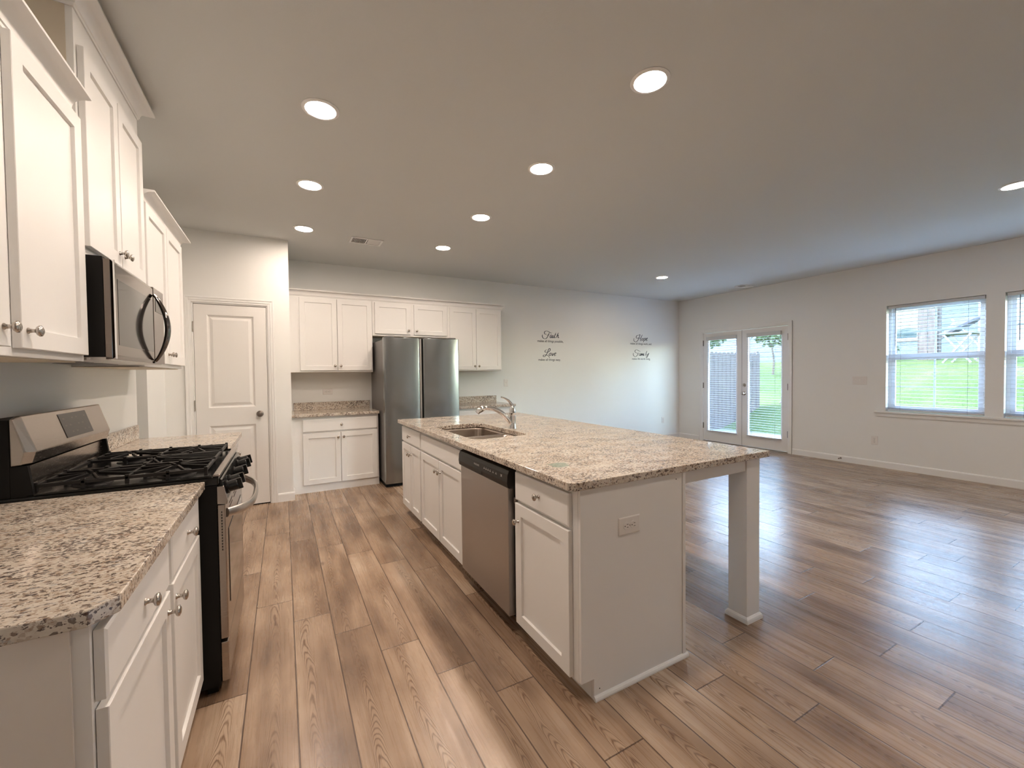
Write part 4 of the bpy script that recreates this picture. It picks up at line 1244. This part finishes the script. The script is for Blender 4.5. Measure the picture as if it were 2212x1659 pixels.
# ================================================================== outside
# ground: patio beside the house, lawn rising to the neighbours
b = B()
prof = [(7.18, -.06), (8.6, -.05), (9.6, .22), (11, .74), (12.6, 1.28), (14, 1.58), (16, 1.62), (26, 1.7)]
ys = [-14 + k * 1.25 for k in range(33)]
g = []
for x, z in prof: g.append([b.verts.new((x, y, z + .04 * math.sin(y * .9 + x))) for y in ys])
for i in range(len(prof) - 1):
    for j in range(len(ys) - 1): b.faces.new((g[i][j], g[i + 1][j], g[i + 1][j + 1], g[i][j + 1]))
o = obj('ground', b, M_LAWN, smooth=True); o['kind'] = 'structure'
b = B(); box(b, 7.18, 10.4, 3.2, 6.2, -.10, .02); tag(obj('patio_slab', b, M_CONC, bevel=.01), 'pale concrete patio slab outside the glass doors', 'patio')

def fence(x0, y0, dx, dy, n, z0, h, label, group=None, pitch=.145, m=None):
    t = thing('privacy_fence', (x0 + dx * n * pitch / 2, y0 + dy * n * pitch / 2, z0), label, 'fence', group)
    d = Vector((dx, dy, 0)); nn = Vector((-dy, dx, 0))
    b = B()
    for k in range(n):
        s0, s1 = k * pitch, k * pitch + pitch - .010; c = .03
        P = [(s0, 0), (s1, 0), (s1, h - c), (s1 - c, h), (s0 + c, h), (s0, h - c)]
        A = [b.verts.new(Vector((x0, y0, z0)) + d * s + Vector((0, 0, z))) for s, z in P]
        Q = [b.verts.new(v.co + nn * .016) for v in A]
        b.faces.new(A); b.faces.new(Q[::-1])
        for i in range(6): b.faces.new((A[i], Q[i], Q[(i + 1) % 6], A[(i + 1) % 6]))
    obj('boards', b, m or M_FENCE, t)
    b = B()
    L = n * pitch
    for z in (.25, h * .5, h - .25):
        p = Vector((x0, y0, z0 + z)) + nn * .0365
        bar(b, p, p + d * L, .038, .085)
    obj('rails', b, m or M_FENCE, t)
    for s in (.0, L):
        p = Vector((x0, y0, z0)) + nn * .10 + d * s
        b = B(); box(b, p.x - .045, p.x + .045, p.y - .04, p.y + .045, z0 - .03, z0 + h + .04); obj('post', b, m or M_FENCE, t)
fence(7.75, 6.02, 1, 0, 17, .021, 1.74, 'weathered wood privacy fence seen through the glass doors')
fence(14.05, 4.29, 0, -1, 2, 1.52, 1.36, 'short weathered fence panel on the rise, seen through the left window', None, .165)

# neighbouring house
t = thing('neighbour_house', (17.5, 3, 1.6), 'pale blue house with lap siding seen through the window and doors', 'house')
b = B(); z = 1.55
while z < 4.0:
    extrude_profile(b, Fr((0, 1, 0), (-1, 0, 0), (17, 0, 0)), [(-.05, z), (.022, z), (.004, z + .18), (-.05, z + .18)], -4, 16); z += .18
obj('siding', b, M_SIDING, t)
def nwin(y0, y1, z0, z1):
    F = Fr((0, 1, 0), (-1, 0, 0), (17, 0, 0))
    b = B()
    for q in ((y0 - .1, y0, z0 - .1, z1 + .1), (y1, y1 + .1, z0 - .1, z1 + .1), (y0, y1, z0 - .1, z0), (y0, y1, z1, z1 + .1), (y0, y1, (z0 + z1) / 2 - .03, (z0 + z1) / 2 + .03)):
        bx(b, F, q[0], q[1], .023, .06, q[2], q[3])
    w = obj('window', b, M_WHITEMETAL, t)
    b = B(); bx(b, F, y0, y1, .024, .03, z0, z1); obj('pane', b, M_WINDARK, w)
nwin(5.22, 5.75, 2.30, 3.45); nwin(1.2, 2.0, 2.3, 3.45); nwin(12.2, 12.9, 2.6, 3.5)
b = B(); F_ = Fr((0, 1, 0), (-1, 0, 0), (17, 0, 0)); bx(b, F_, 3.05, 3.95, .023, .05, 1.6, 3.7); obj('patio_door', b, mat('blue door', (.20, .30, .48), .5), t)
b = B(); box(b, 16.35, 21, -4.2, 16.2, 4.02, 4.12); extrude_profile(b, Fr((0, 1, 0), (1, 0, 0)), [(16.3, 4.13), (21, 4.13), (21, 5.0)], -4.2, 16.2); obj('roof', b, M_ROOF, t)
b = B(); box(b, 16.25, 16.34, -4.2, 16.2, 4.0, 4.13); obj('gutter', b, M_WHITEMETAL, t)

# patio table and umbrella on the rise
t = thing('patio_table', (13.4, 3.4, 1.45), 'white folding patio table with crossed legs on the neighbour side of the lawn', 'table')
b = B(); box(b, 13.1, 13.75, 3.12, 3.66, 2.10, 2.135); obj('table_top', b, M_WHITEMETAL, t, bevel=.01)
for x in (13.14, 13.68):
    for y0, y1 in ((3.16, 3.60), (3.60, 3.16)):
        b = B(); bar(b, (x + (.01 if y0 < y1 else -.02), y0, 1.46), (x + (.01 if y0 < y1 else -.02), y1, 2.098), .035, .035); obj('leg', b, M_WHITEMETAL, t)
t = thing('patio_umbrella', (14.7, 3.6, 1.6), 'dark patio umbrella tilted over beside the white table', 'umbrella')
b = B(); ax = Vector((-.1, .55, .83)).normalized(); o_ = Vector((14.7, 3.75, 2.38))
lathe(b, o_, ax, [(.44, -.08), (.42, -.03), (.25, .07), (.05, .14), (0, .15)], 8); obj('canopy', b, M_CANVAS, t)
b = B(); tube(b, [o_ - ax * .78, o_ + ax * .22], .018, 10); obj('pole', b, M_CORD, t)
t = thing('planter', (14.0, 4.82, 1.55), 'dark planter pot standing on the rise at the left of the window view', 'planter')
b = B(); lathe(b, (14.0, 4.82, 1.555), (0, 0, 1), [(.09, 0), (.13, .26), (.14, .27), (.14, .30), (.12, .30), (.11, .25), (0, .25)], 16); obj('pot', b, M_POT, t, smooth=True)
b = B(); rn = random.Random(5)
for k in range(60):
    a, e, r_ = rn.random() * 2 * PI, rn.random() * 1.2, .10 + .08 * rn.random()
    c_ = Vector((14.0 + math.cos(a) * math.cos(e) * r_, 4.82 + math.sin(a) * math.cos(e) * r_, 1.82 + math.sin(e) * r_))
    u = Vector((rn.uniform(-1, 1), rn.uniform(-1, 1), rn.uniform(-1, 1))).normalized() * .04; v = u.cross(Vector((rn.random(), rn.random(), 1))).normalized() * .02
    b.faces.new([b.verts.new(c_ + q) for q in (-u, -v, u, v)])
obj('foliage', b, M_LEAF, t)

# trees
def tree(x, y, z, h, cr, n, label, seed):
    t = thing('tree', (x, y, z), label, 'tree', 'trees outside the glass doors')
    rn = random.Random(seed)
    b = B()
    tube(b, catmull([(x, y, z - .1), (x + .03, y - .02, z + h * .3), (x - .02, y + .03, z + h * .62), (x + .02, y, z + h * .85)], 4), [.032 - .02 * i / 12 for i in range(13)], 8)
    top = Vector((x, y, z + h * .62))
    for k in range(8):
        a = k * .8; e = top + Vector((math.cos(a) * cr * .7, math.sin(a) * cr * .7, h * (.12 + .03 * k)))
        tube(b, [top + Vector((0, 0, .06 * k - .1)), (top + e) / 2 + Vector((0, 0, .08)), e], [.018, .012, .005], 6)
    obj('trunk', b, M_BARK, t, smooth=True)
    b = B(); c0 = Vector((x, y, z + h * .82))
    for k in range(n):
        d = Vector((rn.gauss(0, 1), rn.gauss(0, 1), rn.gauss(0, 1))).normalized() * (rn.random() ** .4)
        c_ = c0 + Vector((d.x * cr, d.y * cr, d.z * h * .30))
        u = Vector((rn.uniform(-1, 1), rn.uniform(-1, 1), rn.uniform(-1, 1))).normalized() * .07
        v = u.cross(Vector((rn.random(), rn.random(), rn.random()))).normalized() * .035
        b.faces.new([b.verts.new(c_ + q) for q in (-u, -v, u, v)])
    obj('crown', b, M_LEAF, t)
tree(11.6, 8.75, .9, 2.1, .9, 1500, 'leafy tree above the fence seen through the left glass door', 3)
tree(12.4, 6.95, 1.15, 1.65, .55, 700, 'slim young tree on the lawn seen through the right glass door', 4)
rn = random.Random(9)
for k in range(8):
    x, y = 10.35 + rn.random() * .25, 4.45 + k * .17 * 1.0
    b = B(); bmesh.ops.create_icosphere(b, subdivisions=2, radius=.070 + .012 * rn.random(), matrix=Matrix.Translation((x, y, .46 + (x - 10.35) * .37 + .02)))
    for v in b.verts: v.co += Vector((rn.uniform(-1, 1), rn.uniform(-1, 1), rn.uniform(-1, 1))) * .012
    tag(obj('garden_stone', b, M_ROCK, smooth=True), 'grey garden stone in the row edging the lawn outside the right glass door', 'stone', 'edging stones on the lawn')
